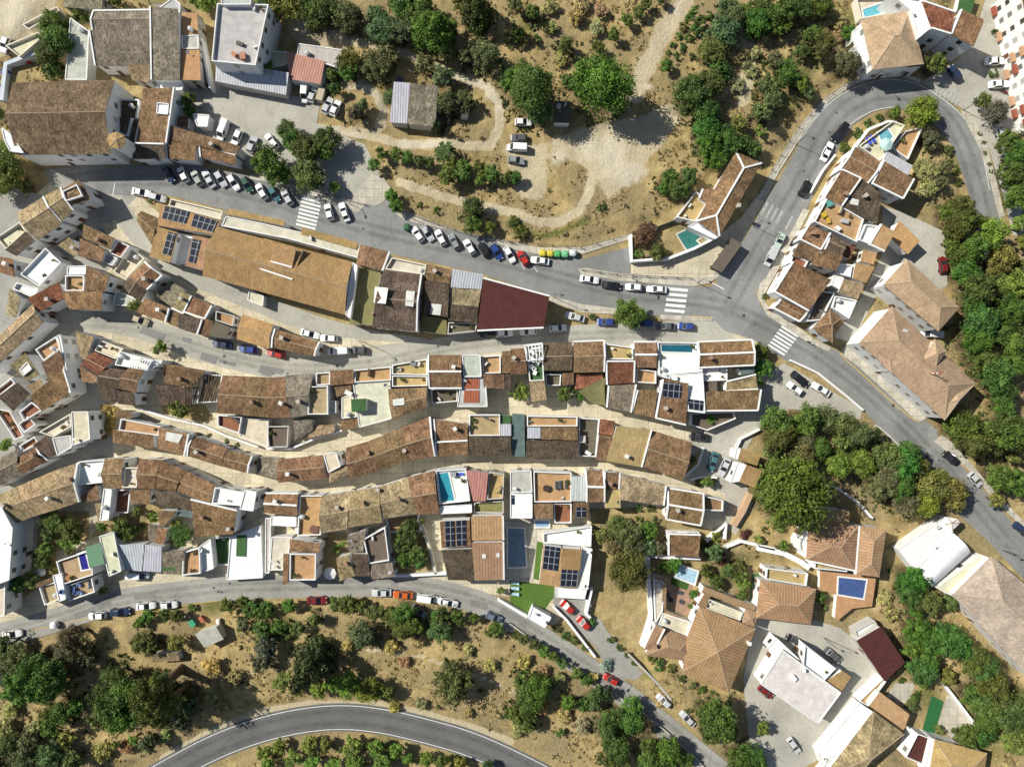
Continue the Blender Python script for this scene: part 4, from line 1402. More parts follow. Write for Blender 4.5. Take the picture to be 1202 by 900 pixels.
sheet('town_paving', M['alley'], .03, [(-60, 262), (30, 240), (60, 212), (100, 205), (150, 215), (175, 240), (300, 345), (360, 375), (450, 412), (600, 392), (840, 386), (890, 398), (905, 440), (880, 500), (872, 560), (868, 610), (835, 622), (770, 600), (725, 596), (695, 600), (690, 690), (650, 735), (600, 700), (520, 690), (300, 690), (100, 705), (-60, 750)])
sheet('upper_car_park', M['lot'], .034, [(212, 112), (245, 96), (345, 112), (376, 120), (372, 145), (428, 170), (447, 205), (427, 238), (380, 228), (300, 202), (232, 160)])
sheet('small_car_park', M['lot'], .05, [(905, 436), (920, 426), (1012, 480), (1010, 492), (960, 482), (926, 480), (888, 506), (866, 545), (884, 590), (864, 628), (846, 614), (852, 580), (832, 572), (800, 562), (806, 520), (830, 502), (880, 478)])
sheet('paved_yard', M['lot'], .034, [(1036, 242), (1062, 250), (1108, 272), (1112, 335), (1092, 348), (1066, 316), (1030, 345), (1000, 402), (978, 396), (1010, 350), (1035, 300)])
sheet('villa_yard', M['lot'], .042, bk(900, 675, '-110 480 -60 190 0 200 230 212 340 245 440 325 545 485 240 860 60 960 -60 960 -90 700'))
sheet('driveway', M['lane'], .046, bk(600, 675, '195 60 345 70 370 120 450 260 620 462 580 492 470 470 390 330 300 250 195 130'))
sheet('pool_paving', M['slab'], .05, bk(600, 525, '-60 335 150 345 120 620 -60 628'))
for s in ('-5 622 205 650 198 705 150 770 92 786 -5 738', '122 440 150 446 130 622 104 616'): sheet('lawn', mat_fix('lawn_grass', (.085, .15, .03), .95, .1, .3, 2.5), .06, bk(600, 525, s))
sheet('upper_square', M['lot'], .034, bk(900, 0, '1045 -80 960 200 880 290 720 385 940 525 1040 705 1100 900 1150 1100 1200 1100 1165 640 1190 300 1100 -80'))
sheet('bus_square', M['alley'], .05, bk(600, 200, '562 428 740 418 960 318 1080 220 1200 60 1235 60 1080 345 980 480 860 520 690 500 560 485'))
sheet('alley', M['lane'], .045, [(-60, 232), (20, 222), (62, 232), (78, 250), (118, 262), (140, 300), (100, 350), (62, 418), (-60, 470)])
sheet('alley', M['lane'], .047, [(-60, 474), (60, 424), (128, 446), (134, 540), (60, 578), (-60, 650)])
sheet('church_square', M['lane'], .04, [(50, 200), (120, 190), (160, 232), (130, 262), (95, 262), (70, 300), (48, 305), (90, 248), (60, 214)])
sheet('main_road', M['road'], .08, [(70, 206), (150, 194), (230, 195), (290, 206), (345, 223), (400, 236), (425, 238), (440, 214), (452, 214), (458, 232), (470, 250), (520, 266), (600, 287), (650, 295), (686, 304), (738, 290), (740, 324), (690, 318), (700, 326), (830, 337), (850, 330), (882, 345), (882, 392), (845, 378), (780, 372), (700, 364), (645, 348), (560, 320), (480, 303), (420, 290), (300, 256), (240, 240), (165, 222), (150, 230), (110, 226)])
sheet('hairpin_road', M['road'], .084, [(836, 324), (870, 287), (884, 264), (901, 232), (925, 193), (948, 149), (970, 121), (1000, 104), (1031, 94), (1061, 93), (1088, 101), (1121, 126), (1141, 148), (1154, 181), (1164, 221), (1174, 259), (1182, 330), (1160, 330), (1151, 280), (1142, 245), (1128, 200), (1118, 172), (1100, 150), (1075, 133), (1050, 126), (1025, 131), (1002, 146), (986, 170), (960, 216), (945, 250), (926, 288), (902, 335), (890, 350), (876, 372)])
sheet('lower_right_road', M['road'], .088, [(842, 330), (889, 342), (893, 360), (920, 381), (970, 407), (985, 413), (1030, 447), (1085, 492), (1100, 505), (1100, 520), (1130, 548), (1160, 582), (1240, 670), (1240, 722), (1160, 635), (1110, 590), (1085, 560), (1055, 525), (1028, 497), (1012, 480), (985, 455), (960, 437), (925, 425), (905, 412), (885, 399), (850, 388), (835, 372)])
band('upper_lane', M['street'], .060, [(128, 226), (150, 262), (180, 296), (230, 327), (300, 354), (360, 379), (430, 398), (500, 408)], 22)
band('lower_lane', M['street'], .064, [(86, 380), (110, 374), (160, 382), (215, 403), (270, 420), (330, 433), (400, 432), (460, 424), (520, 408), (600, 398), (700, 394), (800, 390), (860, 384)], 27)
band('alley', M['lane'], .056, [(92, 376), (60, 404), (30, 424), (-20, 455)], 13)
band('alley', M['lane'], .057, [(110, 448), (118, 490), (128, 530), (90, 556), (40, 585), (-20, 612)], 17)
LOWER = [(-40, 754), (30, 738), (60, 729), (110, 713), (150, 703), (200, 697), (260, 690), (330, 688), (420, 686), (480, 687), (530, 697), (580, 712), (630, 745), (680, 778), (730, 812), (780, 852), (860, 918)]
band('lower_street', M['lane'], .068, LOWER, 28)
LOWEST = [(120, 950), (160, 926), (200, 903), (250, 876), (300, 857), (350, 845), (400, 840), (450, 845), (500, 857), (550, 871), (600, 893), (660, 924), (700, 950)]
band('lowest_road', M['lowroad'], .05, LOWEST, 33)
for o_ in (-13.6, 14.2): band('road_marking', M['white'], .058, offset_line(LOWEST, o_), .75, False)
# pavements with a kerb step
for i, s in enumerate(('660 205 715 195 850 250 1010 300 1200 335 1330 362 1530 362 1750 300 1750 325 1540 392 1330 395 1200 368 1060 312 705 238', )): sheet('pavement', M['slab'], .17, bk(300, 200, s), .15)
for s in ('315 462 350 458 500 484 860 503 965 485 985 490 930 530 850 545 500 518 330 488', '185 590 330 628 490 648 500 676 330 668 175 612', '700 678 950 688 940 706 700 702', '1165 535 1200 500 1240 420 1330 260 1370 180 1400 190 1330 330 1200 560 1180 600 1220 660 1300 700 1420 790 1500 830 1490 850 1380 800 1200 680 1160 600'): sheet('pavement', M['slab'], .17, bk(600, 200, s), .15)
sheet('pavement', M['slab'], .17, bk(900, 0, '-50 930 20 800 150 590 255 470 370 390 480 352 560 345 640 345 720 372 718 392 640 362 520 362 400 402 290 478 185 600 60 800 -20 940'), .15)
sheet('pavement', M['slab'], .17, bk(900, 0, '930 515 960 545 1030 690 1075 860 1110 1010 1085 1020 1045 860 1000 710 930 570 905 520'), .15)
sheet('pavement', M['slab'], .17, bk(900, 375, '345 140 372 118 800 440 745 462 715 474 690 466 560 340 420 215 350 165'), .15)
sheet('pavement', M['slab'], .17, bk(900, 375, '815 540 850 560 960 680 1080 820 1240 985 1225 1000 1060 840 930 690 780 570'), .15)
sheet('pavement', M['slab'], .16, bk(300, 200, '-20 20 100 40 330 110 520 152 510 170 480 200 300 130 80 60 -30 40'), .15)
sheet('pavement', M['slab'], .15, bk(300, 200, '470 118 545 15 600 35 640 90 600 150 560 170 500 150'), .12)
sheet('traffic_island', M['alley'], .12, bk(300, 375, '200 40 420 88 640 105 705 108 620 118 480 135 330 130 215 95'), .1)
# painted markings
def stripes(blk, a, b, d, n, w=.55, mat='white'):
    """n zebra bars from a to b, each bar along d"""
    A, B_ = bk(*blk, a)[0], bk(*blk, b)[0]; k = .25; D = [float(x)*k for x in d.split()]
    for i in range(n):
        c = lerp(A, B_, i/(n-1)); u = Vector((B_[0]-A[0], B_[1]-A[1]))/(n-1)*w/2
        mb_pts = [(c[0]-u.x, c[1]-u.y), (c[0]+u.x, c[1]+u.y), (c[0]+u.x+D[0], c[1]+u.y+D[1]), (c[0]-u.x+D[0], c[1]-u.y+D[1])]
        sheet('zebra_bar', M[mat], .1, mb_pts, 0, False)
stripes((300, 200), '218 130', '190 252', '92 24', 8); stripes((600, 200), '736 556', '720 656', '94 8', 5)
stripes((900, 375), '68 32', '6 118', '78 48', 7); stripes((900, 200), '5 150', '120 215', '-32 60', 6, .42, 'worn'); stripes((900, 0), '815 400', '908 455', '-26 40', 6, .45, 'worn')
def line(blk, s, w=.6, mat='white', z=.1): band('road_marking', M[mat], z, bk(*blk, s), w, False)
line((900, 0), '-10 900 60 790 190 600 285 485 395 412 520 372 640 374 735 404 880 505 960 600 1008 720 1040 890'); line((900, 0), '380 590 430 550 510 512 600 500')
line((900, 375), '340 150 352 175 430 240 560 365 680 465 712 478', .9, 'yellow'); line((900, 375), '495 500 515 490 620 590', .8); line((900, 375), '150 70 200 98 250 125', .8, 'yellow')
line((600, 200), '1155 560 1162 610 1200 665', .9, 'yellow'); line((600, 200), '840 684 945 692', .8, 'yellow', .18); line((600, 200), '925 520 1000 558', 1.0)
line((0, 525), '140 860 240 838 420 800 640 772 860 742 1020 720', .7, 'yellow'); line((300, 375), '0 160 0 161', .1)
line((0, 200), '540 60 530 120', .8); line((600, 200), '45 430 62 468', .6); line((600, 200), '100 440 124 478', .6)
for x0, y0 in ((322, 229), (245, 210), (274, 214), (231, 209)): band('road_marking', M['white'], .1, [(x0+3, y0-8), (x0+12, y0+8)], .5, False)
HP = [(850, 372), (872, 330), (897, 285), (925, 240), (948, 200), (968, 158), (988, 130), (1018, 112), (1052, 108), (1085, 116), (1112, 140), (1130, 170), (1143, 210), (1155, 255), (1165, 300)]
MP = [(110, 216), (200, 211), (280, 224), (360, 250), (440, 272), (520, 290), (600, 310), (680, 333), (760, 350), (840, 356), (880, 372), (930, 398), (980, 430), (1040, 480), (1095, 535), (1150, 600), (1200, 660)]
LP = [(90, 378), (160, 382), (215, 403), (270, 420), (330, 433), (400, 432), (460, 424), (520, 408), (600, 398), (700, 394), (800, 390)]
for pts_, offs in ((HP, (-7, 6)), (MP, (-6, 3.5)), (LOWEST, (-7, 7)), (LOWER, (-5, 3)), (LP, (-3.5, 3.5))):
    for o_ in offs: band('tyre_track', M['tread'], .095, offset_line(pts_, o_), 7.5, False)
rm_ = random.Random(5)
for pts_ in (MP, MP, LP, LP, LOWER, LOWER, HP):
    for k_ in range(4):
        p_ = pts_[rm_.randrange(1, len(pts_)-1)]; p_ = (p_[0]+rm_.uniform(-14, 14), p_[1]+rm_.uniform(-6, 6)); rr_ = rm_.choice((1.3, 1.3, 1.9))
        sheet('manhole_cover', M['iron'], .102, [(p_[0]+rr_*math.cos(a_*.785), p_[1]+rr_*math.sin(a_*.785)) for a_ in range(8)], 0, False)
for k_ in range(26):
    pts_ = rm_.choice((MP, LP, LOWER, HP)); i_ = rm_.randrange(0, len(pts_)-1); p_ = lerp(pts_[i_], pts_[i_+1], rm_.random()); d_ = Vector(pts_[i_+1])-Vector(pts_[i_]); d_.normalize(); n_ = Vector((-d_.y, d_.x)); l_, w_ = rm_.uniform(4, 15), rm_.uniform(2, 5); c_ = Vector(p_)+n_*rm_.uniform(-8, 8)
    sheet('road_patch', M['patch'], .097+.0002*k_, [tuple(c_-d_*l_-n_*w_*.8), tuple(c_+d_*l_-n_*w_), tuple(c_+d_*l_*.9+n_*w_), tuple(c_-d_*l_+n_*w_*.9)], 0, False)
# garden soil inside the town
GS = [bk(0, 525, '190 300 420 300 420 430 500 330 700 260 820 300 820 450 760 470 690 440 540 440 470 410 260 490 280 600 150 680 60 740 30 700 60 600 170 480'), bk(300, 525, '340 400 430 400 430 510 380 520 385 610 320 620 320 480'), bk(300, 525, '640 410 790 340 830 580 660 590'),
      bk(600, 525, '370 285 720 280 730 330 720 400 640 480 640 640 650 800 610 870 500 850 350 770 390 560'), bk(600, 525, '690 530 880 530 990 560 1160 560 1150 720 1000 660 880 640 850 760 820 780 820 650 690 600'), bk(900, 375, '-30 640 20 560 60 560 60 640 0 700'),
      bk(0, 375, '470 400 560 410 530 540 470 560'), bk(0, 375, '750 390 960 400 1010 470 960 480 770 440'), bk(600, 200, '565 300 690 260 820 260 960 310 860 366 740 405 572 412'), bk(600, 375, '850 650 890 600 895 640 870 690 820 720')]
for i, g in enumerate(GS): sheet('garden_soil', M['ground'], .072+.002*(i % 3), g)
sheet('gravel_patio', M['floor'], .09, bk(600, 525, '725 600 765 600 855 640 835 790 725 740')).color = (.33, .21, .15, 1)
sheet('lawn', mat_fix('shaded_lawn', (.05, .10, .025), .95, .1, .3, 2.5), .10, bk(600, 525, '755 600 838 630 825 670 748 640'))
sheet('lawn', mat_fix('green_carpet', (.03, .13, .045), .95, .1, .2, 2.5), .07, bk(900, 675, '770 560 826 590 782 742 722 735'))
sheet('tiled_yard', M['slab'], .06, bk(900, 675, '840 560 870 560 985 715 960 740 860 760 800 690'))
sheet('tiled_yard', M['slab'], .06, bk(900, 675, '600 500 690 500 680 560 640 600 560 560'))
sheet('lawn', mat_fix('pale_turf', (.10, .22, .09), .95, .1, .2, 2.5), .095, bk(600, 525, '1130 590 1165 590 1150 730 1120 720'))

# terrain
STEP = .75
def axis(lim):
    a = list(np.arange(-lim, lim+.01, STEP)); e = lim; out = []
    g = 2.0
    while e < 1500: e += g; g *= 1.5; out.append(e)
    return np.array([-x for x in out[::-1]]+a+out)
XS, YS = axis(132), axis(102); GX, GY = np.meshgrid(XS, YS)
def polymask(q, pad=0):
    m = np.zeros(GX.shape, bool); qx = [p[0] for p in q]; qy = [p[1] for p in q]
    ix = np.where((XS > min(qx)-1) & (XS < max(qx)+1))[0]; iy = np.where((YS > min(qy)-1) & (YS < max(qy)+1))[0]
    if not len(ix) or not len(iy): return m
    sx, sy = GX[iy[0]:iy[-1]+1, ix[0]:ix[-1]+1], GY[iy[0]:iy[-1]+1, ix[0]:ix[-1]+1]; r = np.zeros(sx.shape, bool)
    for i in range(len(q)):
        (x1, y1), (x2, y2) = q[i-1], q[i]
        if y1 == y2: continue
        r ^= ((y1 > sy) != (y2 > sy)) & (sx < (x2-x1)*(sy-y1)/(y2-y1)+x1)
    m[iy[0]:iy[-1]+1, ix[0]:ix[-1]+1] = r
    return m
def blur(a, n):
    for _ in range(n):
        a = (np.roll(a, 1, 0)+np.roll(a, -1, 0)+a)/3; a = (np.roll(a, 1, 1)+np.roll(a, -1, 1)+a)/3
    return a
built = np.zeros(GX.shape, bool)
for q in PAVED: built |= polymask(q)
for q, h, pc in FOOT: built |= polymask(q)
far = blur(built.astype(float), 10); flatness = np.clip(1-far*6, 0, 1)
flatness[(np.abs(GX) > 130) | (np.abs(GY) > 100)] = 0
def lattice(w, seed):
    r = np.random.default_rng(seed); n = int(3200/w)+3 if w > 30 else int(300/w)+3
    t = r.random((n, n)); ox = n*w/2
    u = np.clip((GX+ox)/w, 0, n-2.001); v = np.clip((GY+ox)/w, 0, n-2.001); i, j = u.astype(int), v.astype(int); fu, fv = u-i, v-j; fu = fu*fu*(3-2*fu); fv = fv*fv*(3-2*fv)
    return t[j, i]*(1-fu)*(1-fv)+t[j, i+1]*fu*(1-fv)+t[j+1, i]*(1-fu)*fv+t[j+1, i+1]*fu*fv
HZ = flatness*(1.1*lattice(17, 1)+.75*lattice(6.5, 2)+.42*lattice(2.4, 3))*.85-.03
def softline(pts, w):
    p = [P(*a) for a in pts]; d = np.full(GX.shape, 1e9)
    for a, b in zip(p[:-1], p[1:]):
        ax, ay = a; bx, by = b[0]-ax, b[1]-ay; t = np.clip(((GX-ax)*bx+(GY-ay)*by)/(bx*bx+by*by+1e-9), 0, 1)
        d = np.minimum(d, np.hypot(GX-ax-t*bx, GY-ay-t*by))
    return np.clip(1.15-d/(w*S), 0, 1)
def soft(polys, n=3):
    m = np.zeros(GX.shape)
    for q in polys: m = np.maximum(m, polymask([P(*p) for p in q]).astype(float))
    return blur(m, n)
def blob(x, y, rx, ry=None):
    cx, cy = P(x, y); return np.clip(1.3-np.hypot((GX-cx)/(rx*S), (GY-cy)/((ry or rx)*S)), 0, 1)
mx = np.maximum.reduce
dirt = mx([softline([(807, -8), (795, 15), (780, 37), (766, 66), (752, 90), (745, 112)], 15), softline([(345, 28), (357, 32), (385, 42), (412, 50), (450, 57), (480, 67), (512, 80), (537, 92), (570, 102), (585, 122), (587, 150), (575, 172), (545, 172), (520, 168), (475, 172), (425, 157), (370, 150)], 8),
           softline([(405, 102), (425, 102), (443, 112), (451, 130), (447, 152)], 8), softline([(470, 215), (520, 232), (580, 246), (600, 250), (632, 262), (657, 262), (680, 248), (692, 225), (696, 195), (705, 165)], 8),
           soft([[(640, 165), (690, 150), (745, 140), (790, 120), (800, 140), (760, 190), (715, 235), (690, 200), (660, 185)], [(-10, -10), (75, -10), (60, 20), (20, 60), (-10, 75)], [(335, 25), (420, 45), (410, 60), (345, 50)], [(590, 170), (640, 170), (640, 235), (610, 235)], bk(600, 525, '385 680 500 690 640 660 640 800 600 860 500 850 380 760')]),
           softline([(855, 60), (875, 90), (850, 110)], 5), softline([(430, 760), (500, 770), (580, 800), (640, 830)], 2.5), softline([(600, 870), (560, 855), (500, 838), (440, 826), (360, 826), (300, 836), (240, 862), (190, 890)], 6), soft([bk(600, 525, '-60 330 160 335 160 450 -60 640')]), softline([(860, 40), (880, 60), (870, 120)], 12)])
ruts = mx([softline(offset_line(p_, o_), 2.2) for p_ in ([(807, -8), (795, 15), (780, 37), (766, 66), (752, 90), (735, 125), (712, 160), (703, 200), (692, 225), (680, 248), (657, 262), (632, 262), (600, 250), (560, 240)], [(345, 28), (385, 42), (412, 50), (450, 57), (480, 67), (512, 80), (537, 92), (570, 102), (585, 122), (587, 150), (575, 172)], [(370, 150), (425, 157), (475, 170), (520, 168)], [(405, 102), (425, 102), (443, 112), (451, 130), (447, 152)]) for o_ in (-3.2, 3.2)])
pale = mx([ruts*.62, blob(716, 182, 22, 34), blob(735, 205, 26, 18), blob(690, 175, 18), blob(575, 110, 8, 12)*.9, softline([(525, 88), (550, 96), (575, 108), (587, 130)], 4), softline([(470, 172), (520, 170)], 7), softline([(415, 102), (440, 110), (450, 130)], 4), softline([(375, 152), (430, 160)], 4), blob(20, 20, 30), softline([(800, 0), (790, 20)], 3), blob(760, 103, 8, 5), blob(655, 185, 14)*.8])
green = mx([softline([(612, 276), (640, 278), (665, 270), (690, 258)], 5), softline([(600, 262), (620, 272)], 5)]+[blob(x, y, r)*.9 for x, y, r in ((950, 75, 14), (940, 90, 12), (1000, 20, 12), (885, 245, 8), (915, 130, 18), (330, 735, 20), (425, 160, 8), (620, 30, 12), (1130, 190, 12), (950, 540, 20), (1000, 530, 16), (790, 655, 14), (870, 665, 18), (760, 790, 8), (1160, 880, 14), (1090, 820, 14), (450, 880, 18), (540, 890, 16), (1190, 770, 14), (250, 710, 14))])
# trees come first as data, the litter under them goes into the ground
def parse_lists(txt):
    out, B, row = [], (0, 0), ''
    for ln in txt.strip().splitlines():
        t = ln.split()
        if t[0] == 'B' and len(t) == 3: B = (float(t[1]), float(t[2]))
        elif t[0] == 'R': row = ln[2:].strip()
        else:
            k = 302/1202 if B[0] == 900 else .25
            for i in range(0, len(t), 4): out.append((t[i], B[0]+float(t[i+1])*k, B[1]+float(t[i+2])*k, float(t[i+3])*k*S, row))
    return out
TR = parse_lists(TREES)
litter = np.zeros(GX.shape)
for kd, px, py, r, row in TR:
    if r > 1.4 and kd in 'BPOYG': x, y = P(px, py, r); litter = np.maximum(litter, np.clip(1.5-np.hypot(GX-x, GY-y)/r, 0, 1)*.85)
ny, nx = GX.shape
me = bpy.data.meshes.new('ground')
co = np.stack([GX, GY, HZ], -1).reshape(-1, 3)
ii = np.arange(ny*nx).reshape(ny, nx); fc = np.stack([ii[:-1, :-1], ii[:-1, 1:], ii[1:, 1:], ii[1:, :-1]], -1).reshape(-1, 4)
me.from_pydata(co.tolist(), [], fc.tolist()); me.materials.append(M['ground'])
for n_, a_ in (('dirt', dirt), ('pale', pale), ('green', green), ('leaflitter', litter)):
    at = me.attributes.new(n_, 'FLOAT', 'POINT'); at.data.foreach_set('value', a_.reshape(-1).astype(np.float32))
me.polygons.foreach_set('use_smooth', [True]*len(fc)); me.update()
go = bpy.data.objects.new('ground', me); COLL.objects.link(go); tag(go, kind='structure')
def gidx(x, y): return min(max(int(np.searchsorted(YS, y)), 1), ny-1), min(max(int(np.searchsorted(XS, x)), 1), nx-1)
def gz(x, y):
    j, i = gidx(x, y); u = (x-XS[i-1])/(XS[i]-XS[i-1]); v = (y-YS[j-1])/(YS[j]-YS[j-1])
    return float(HZ[j-1, i-1]*(1-u)*(1-v)+HZ[j-1, i]*u*(1-v)+HZ[j, i-1]*(1-u)*v+HZ[j, i]*u*v)

# ------------------------------------------------------------------ leaves
def leaf_mesh(name, pts, nrm, size, rng, elong=1.4, extra=None):
    """one small quad per point"""
    n = len(pts); nrm = nrm/np.maximum(np.linalg.norm(nrm, axis=1, keepdims=True), 1e-6)
    t = rng.normal(size=(n, 3)); u = np.cross(nrm, t); u /= np.maximum(np.linalg.norm(u, axis=1, keepdims=True), 1e-6); w = np.cross(nrm, u)
    s = size*rng.uniform(.6, 1.3, (n, 1)); u = u*s*elong/2; w = w*s/2
    v = np.stack([pts-u-w*.6, pts+u*.2-w, pts+u+w*.4, pts-u*.1+w], 1).reshape(-1, 3)
    me = bpy.data.meshes.new(name); me.from_pydata(v.tolist(), [], np.arange(4*n).reshape(n, 4).tolist()); me.materials.append(M['leaf'])
    a = me.attributes.new('leafvar', 'FLOAT', 'FACE'); val = rng.random(n) if extra is None else np.clip(extra+rng.uniform(-.3, .3, n), 0, 1); a.data.foreach_set('value', val.astype(np.float32))
    return me
def unit(rng, n):
    d = rng.normal(size=(n, 3)); return d/np.linalg.norm(d, axis=1, keepdims=True)
def crown_mesh(seed, nclump, nleaf, size, flat=.85, cone=False):
    """leaf clumps spread through a crown of radius 1 about the origin"""
    rng = np.random.default_rng(seed); P_, N_, V_ = [], [], []
    dirs = unit(rng, nclump*3); dirs = dirs[dirs[:, 2] > -.55][:nclump]
    ax = rng.uniform(.82, 1.15, 2)
    for d in dirs:
        if cone:
            h = rng.random()**1.3; th = rng.uniform(0, 6.283); rr = (1-h)*.78+.06; c = np.array([rr*math.cos(th), rr*math.sin(th), h*2.6-1.0]); cr = .26*(1-h)+.10
        else:
            c = d*np.array([ax[0], ax[1], flat])*rng.uniform(.35, .84); cr = rng.uniform(.15, .34)
        m = max(6, int(nleaf/nclump*rng.uniform(.6, 1.4))); dd = unit(rng, m); dd[:, 2] = np.where(dd[:, 2] < -.2, -dd[:, 2], dd[:, 2])
        rad = cr*np.where(rng.random((m, 1)) < .14, rng.uniform(1.1, 1.5, (m, 1)), rng.uniform(.5, 1.08, (m, 1))); P_.append(c+dd*rad*np.array([1, 1, .85])); N_.append(dd+.42*rng.normal(size=(m, 3))+np.array([0, 0, .25])); V_.append(np.full(m, rng.uniform(.1, .9)))
    return leaf_mesh('crown', np.concatenate(P_), np.concatenate(N_), size, rng, 1.4, np.concatenate(V_))
CR = {'s': [crown_mesh(10+i, 13, 400, .21) for i in range(4)], 'm': [crown_mesh(20+i, 34, 1700, .12) for i in range(5)], 'l': [crown_mesh(30+i, 64, 4800, .076) for i in range(5)], 'x': [crown_mesh(40+i, 130, 12500, .05, .8) for i in range(3)],
      'c': [crown_mesh(50+i, 70, 3200, .10, 1, True) for i in range(3)]}
def palm_mesh():
    rng = np.random.default_rng(5); P_, N_ = [], []
    for i in range(26):
        th = i*2.4+rng.uniform(-.2, .2); el = rng.uniform(-.1, .9)
        for j in range(26):
            t = (j+1)/26; rr = t*math.cos(el*.7); z = math.sin(el)*t*.7-.75*t*t*.8+.2
            for sd in (-1, 1):
                o = .10*(1-t)*sd+.02*sd; P_.append((rr*math.cos(th)-o*math.sin(th), rr*math.sin(th)+o*math.cos(th), z)); N_.append((rng.normal()*.3, rng.normal()*.3, 1))
    return leaf_mesh('crown', np.array(P_), np.array(N_), .12, rng, 1.6)
PALM = palm_mesh()
def trunk_mesh():
    b = MB(); b.tube((0, 0, -.1), (.01, .02, .5), .055, .04, 8)
    for k in range(4):
        a = k*1.57+.4; b.tube((.01, .02, .42), (.22*math.cos(a), .22*math.sin(a), .78), .026, .008, 6)
    o = b.build('trunk', M['bark'], weld=False); m_ = o.data; bpy.data.objects.remove(o); return m_
TRUNK = trunk_mesh()
TC = dict(B=(.092, .135, .028), G=(.078, .158, .026), L=(.165, .205, .04), O=(.118, .138, .056), P=(.06, .095, .03), F=(.098, .148, .03), S=(.10, .135, .034), D=(.37, .295, .125), U=(.15, .075, .05), Y=(.20, .20, .042), T=(.07, .11, .03), W=(.38, .40, .30))
TD = dict(G='fresh green tree', B='dark green tree', L='light green tree', O='greyish green tree', P='dark cone-shaped conifer', F='small bushy fruit tree', S='low green shrub', D='dry straw-coloured bush', U='reddish flowering shrub', Y='yellow-green tree', T='feathery palm tree', W='white flowering shrub')
TN = dict(G=('broadleaf_tree', 'tree'), B=('broadleaf_tree', 'tree'), L=('broadleaf_tree', 'tree'), Y=('broadleaf_tree', 'tree'), O=('olive_tree', 'tree'), P=('conifer_tree', 'tree'), F=('fruit_tree', 'tree'), T=('palm_tree', 'palm'), S=('shrub', 'shrub'), D=('dry_bush', 'bush'), U=('flowering_shrub', 'shrub'), W=('flowering_shrub', 'shrub'))
def size_word(kd, r):
    if kd in 'BLOYG': return 'huge ' if r > 5.5 else 'big ' if r > 3.1 else '' if r > 2.1 else 'small '
    return ''
def rank_labels(items, fmt_one, fmt_many):
    """items: (desc, region, x, y): a label for each, with its place from the left where several look alike"""
    by = {}
    for i, it in enumerate(items): by.setdefault(it[:2], []).append(i)
    lab = [None]*len(items)
    for (d, rg), ix in by.items():
        if len(ix) == 1: lab[ix[0]] = fmt_one(d, rg)
        else:
            for n, i in enumerate(sorted(ix, key=lambda i: (items[i][2], items[i][3])), 1): lab[i] = fmt_many(d, rg, ordinal(n))
    return lab
labs = rank_labels([(size_word(k, r)+TD[k], row, px, py) for k, px, py, r, row in TR], lambda d, g: f'{d} {g}', lambda d, g, o: f'{d}, {o} such from the left {g}')
TREEPOS = []
for (kd, px, py, r, row), lb in zip(TR, labs):
    rng = random.random; cls = 's' if r < 1.5 else 'm' if r < 2.7 else 'l' if r < 5.0 else 'x'
    low = kd in 'SDUW' or (kd == 'F' and r < 1.4)
    tall = (2.8 if kd == 'B' and 175 < px < 215 else 1.9 if kd == 'B' and r > 3.2 else 1.3) if row == 'on the left lower bank' else 1.3 if 'wood' in row or r > 4 else 1.0
    ht = 1.25*r if low else (1.5*r+1.2)*tall; hz = ht*.45 if low else ht*.62
    x, y = P(px, py, hz); z = gz(x, y); TREEPOS.append((x, y, r))
    if kd in 'BLOYG' and any(k_ in row for k_ in ('wood', 'bank', 'slope', 'gully', 'plots', 'barn')) and 'right wood' not in row and 'left lower' not in row and 'plots' not in row: r *= 1.14
    name, cat = TN[kd]; tc = tuple(c*random.uniform(.8, 1.25)*t for c, t in zip(TC[kd], (random.uniform(.9, 1.03), 1, random.uniform(.85, 1.08))))
    me_ = PALM if kd == 'T' else random.choice(CR['c']) if kd == 'P' else random.choice(CR[cls])
    cr = bpy.data.objects.new('crown', me_); COLL.objects.link(cr); cr.color = (*tc, 1)
    sc_ = r*1.02
    if low:
        cr.name = name; cr.location = (x, y, z+r*.45); cr.scale = (sc_*random.uniform(.9, 1.1), sc_*random.uniform(.9, 1.1), r*.8); cr.rotation_euler = (0, 0, rng()*6.28); tag(cr, lb, cat, cat+'s '+row)
    else:
        root = empty(name, (x, y, z), rng()*6.28); tag(root, lb, cat, cat+'s '+row)
        cr.parent = root; cr.location = (0, 0, hz if kd != 'P' else r*1.6+.5); cr.scale = (sc_*random.uniform(.92, 1.1), sc_*random.uniform(.92, 1.1), sc_*(1.55 if kd == 'P' else .95+.35*(tall-1)))
        tk = bpy.data.objects.new('trunk', TRUNK); COLL.objects.link(tk); tk.parent = root; tk.scale = (ht*.9, ht*.9, ht*.95)
# dry grass and weeds on the open ground
CLUMP = lattice(7, 21)*.6+lattice(2.6, 22)*.4
def tufts(name, n, size, col, cond, seed, up=1.0):
    rng = np.random.default_rng(seed); P_, N_ = [], []; k = 0
    xs, ys = rng.uniform(-124, 124, n), rng.uniform(-94, 94, n)
    for x, y in zip(xs, ys):
        j, i = gidx(x, y)
        if flatness[j, i] < .3 or not cond(j, i, rng): continue
        z = gz(x, y); s = size*rng.uniform(.5, 1.5)
        for _ in range(rng.integers(4, 9)):
            P_.append((x+rng.normal()*s*.6, y+rng.normal()*s*.6, z+rng.uniform(.1, .6)*s*up)); N_.append((rng.normal(), rng.normal(), rng.uniform(.2, 1.6)))
    o = bpy.data.objects.new(name, leaf_mesh(name, np.array(P_), np.array(N_), size, rng, 1.9)); COLL.objects.link(o); o.color = (*col, 1); tag(o, kind='stuff')
tufts('dry_grass', 30000, .32, (.34, .27, .12), lambda j, i, r: CLUMP[j, i] > .5 and dirt[j, i] < .35 and pale[j, i] < .2, 11)
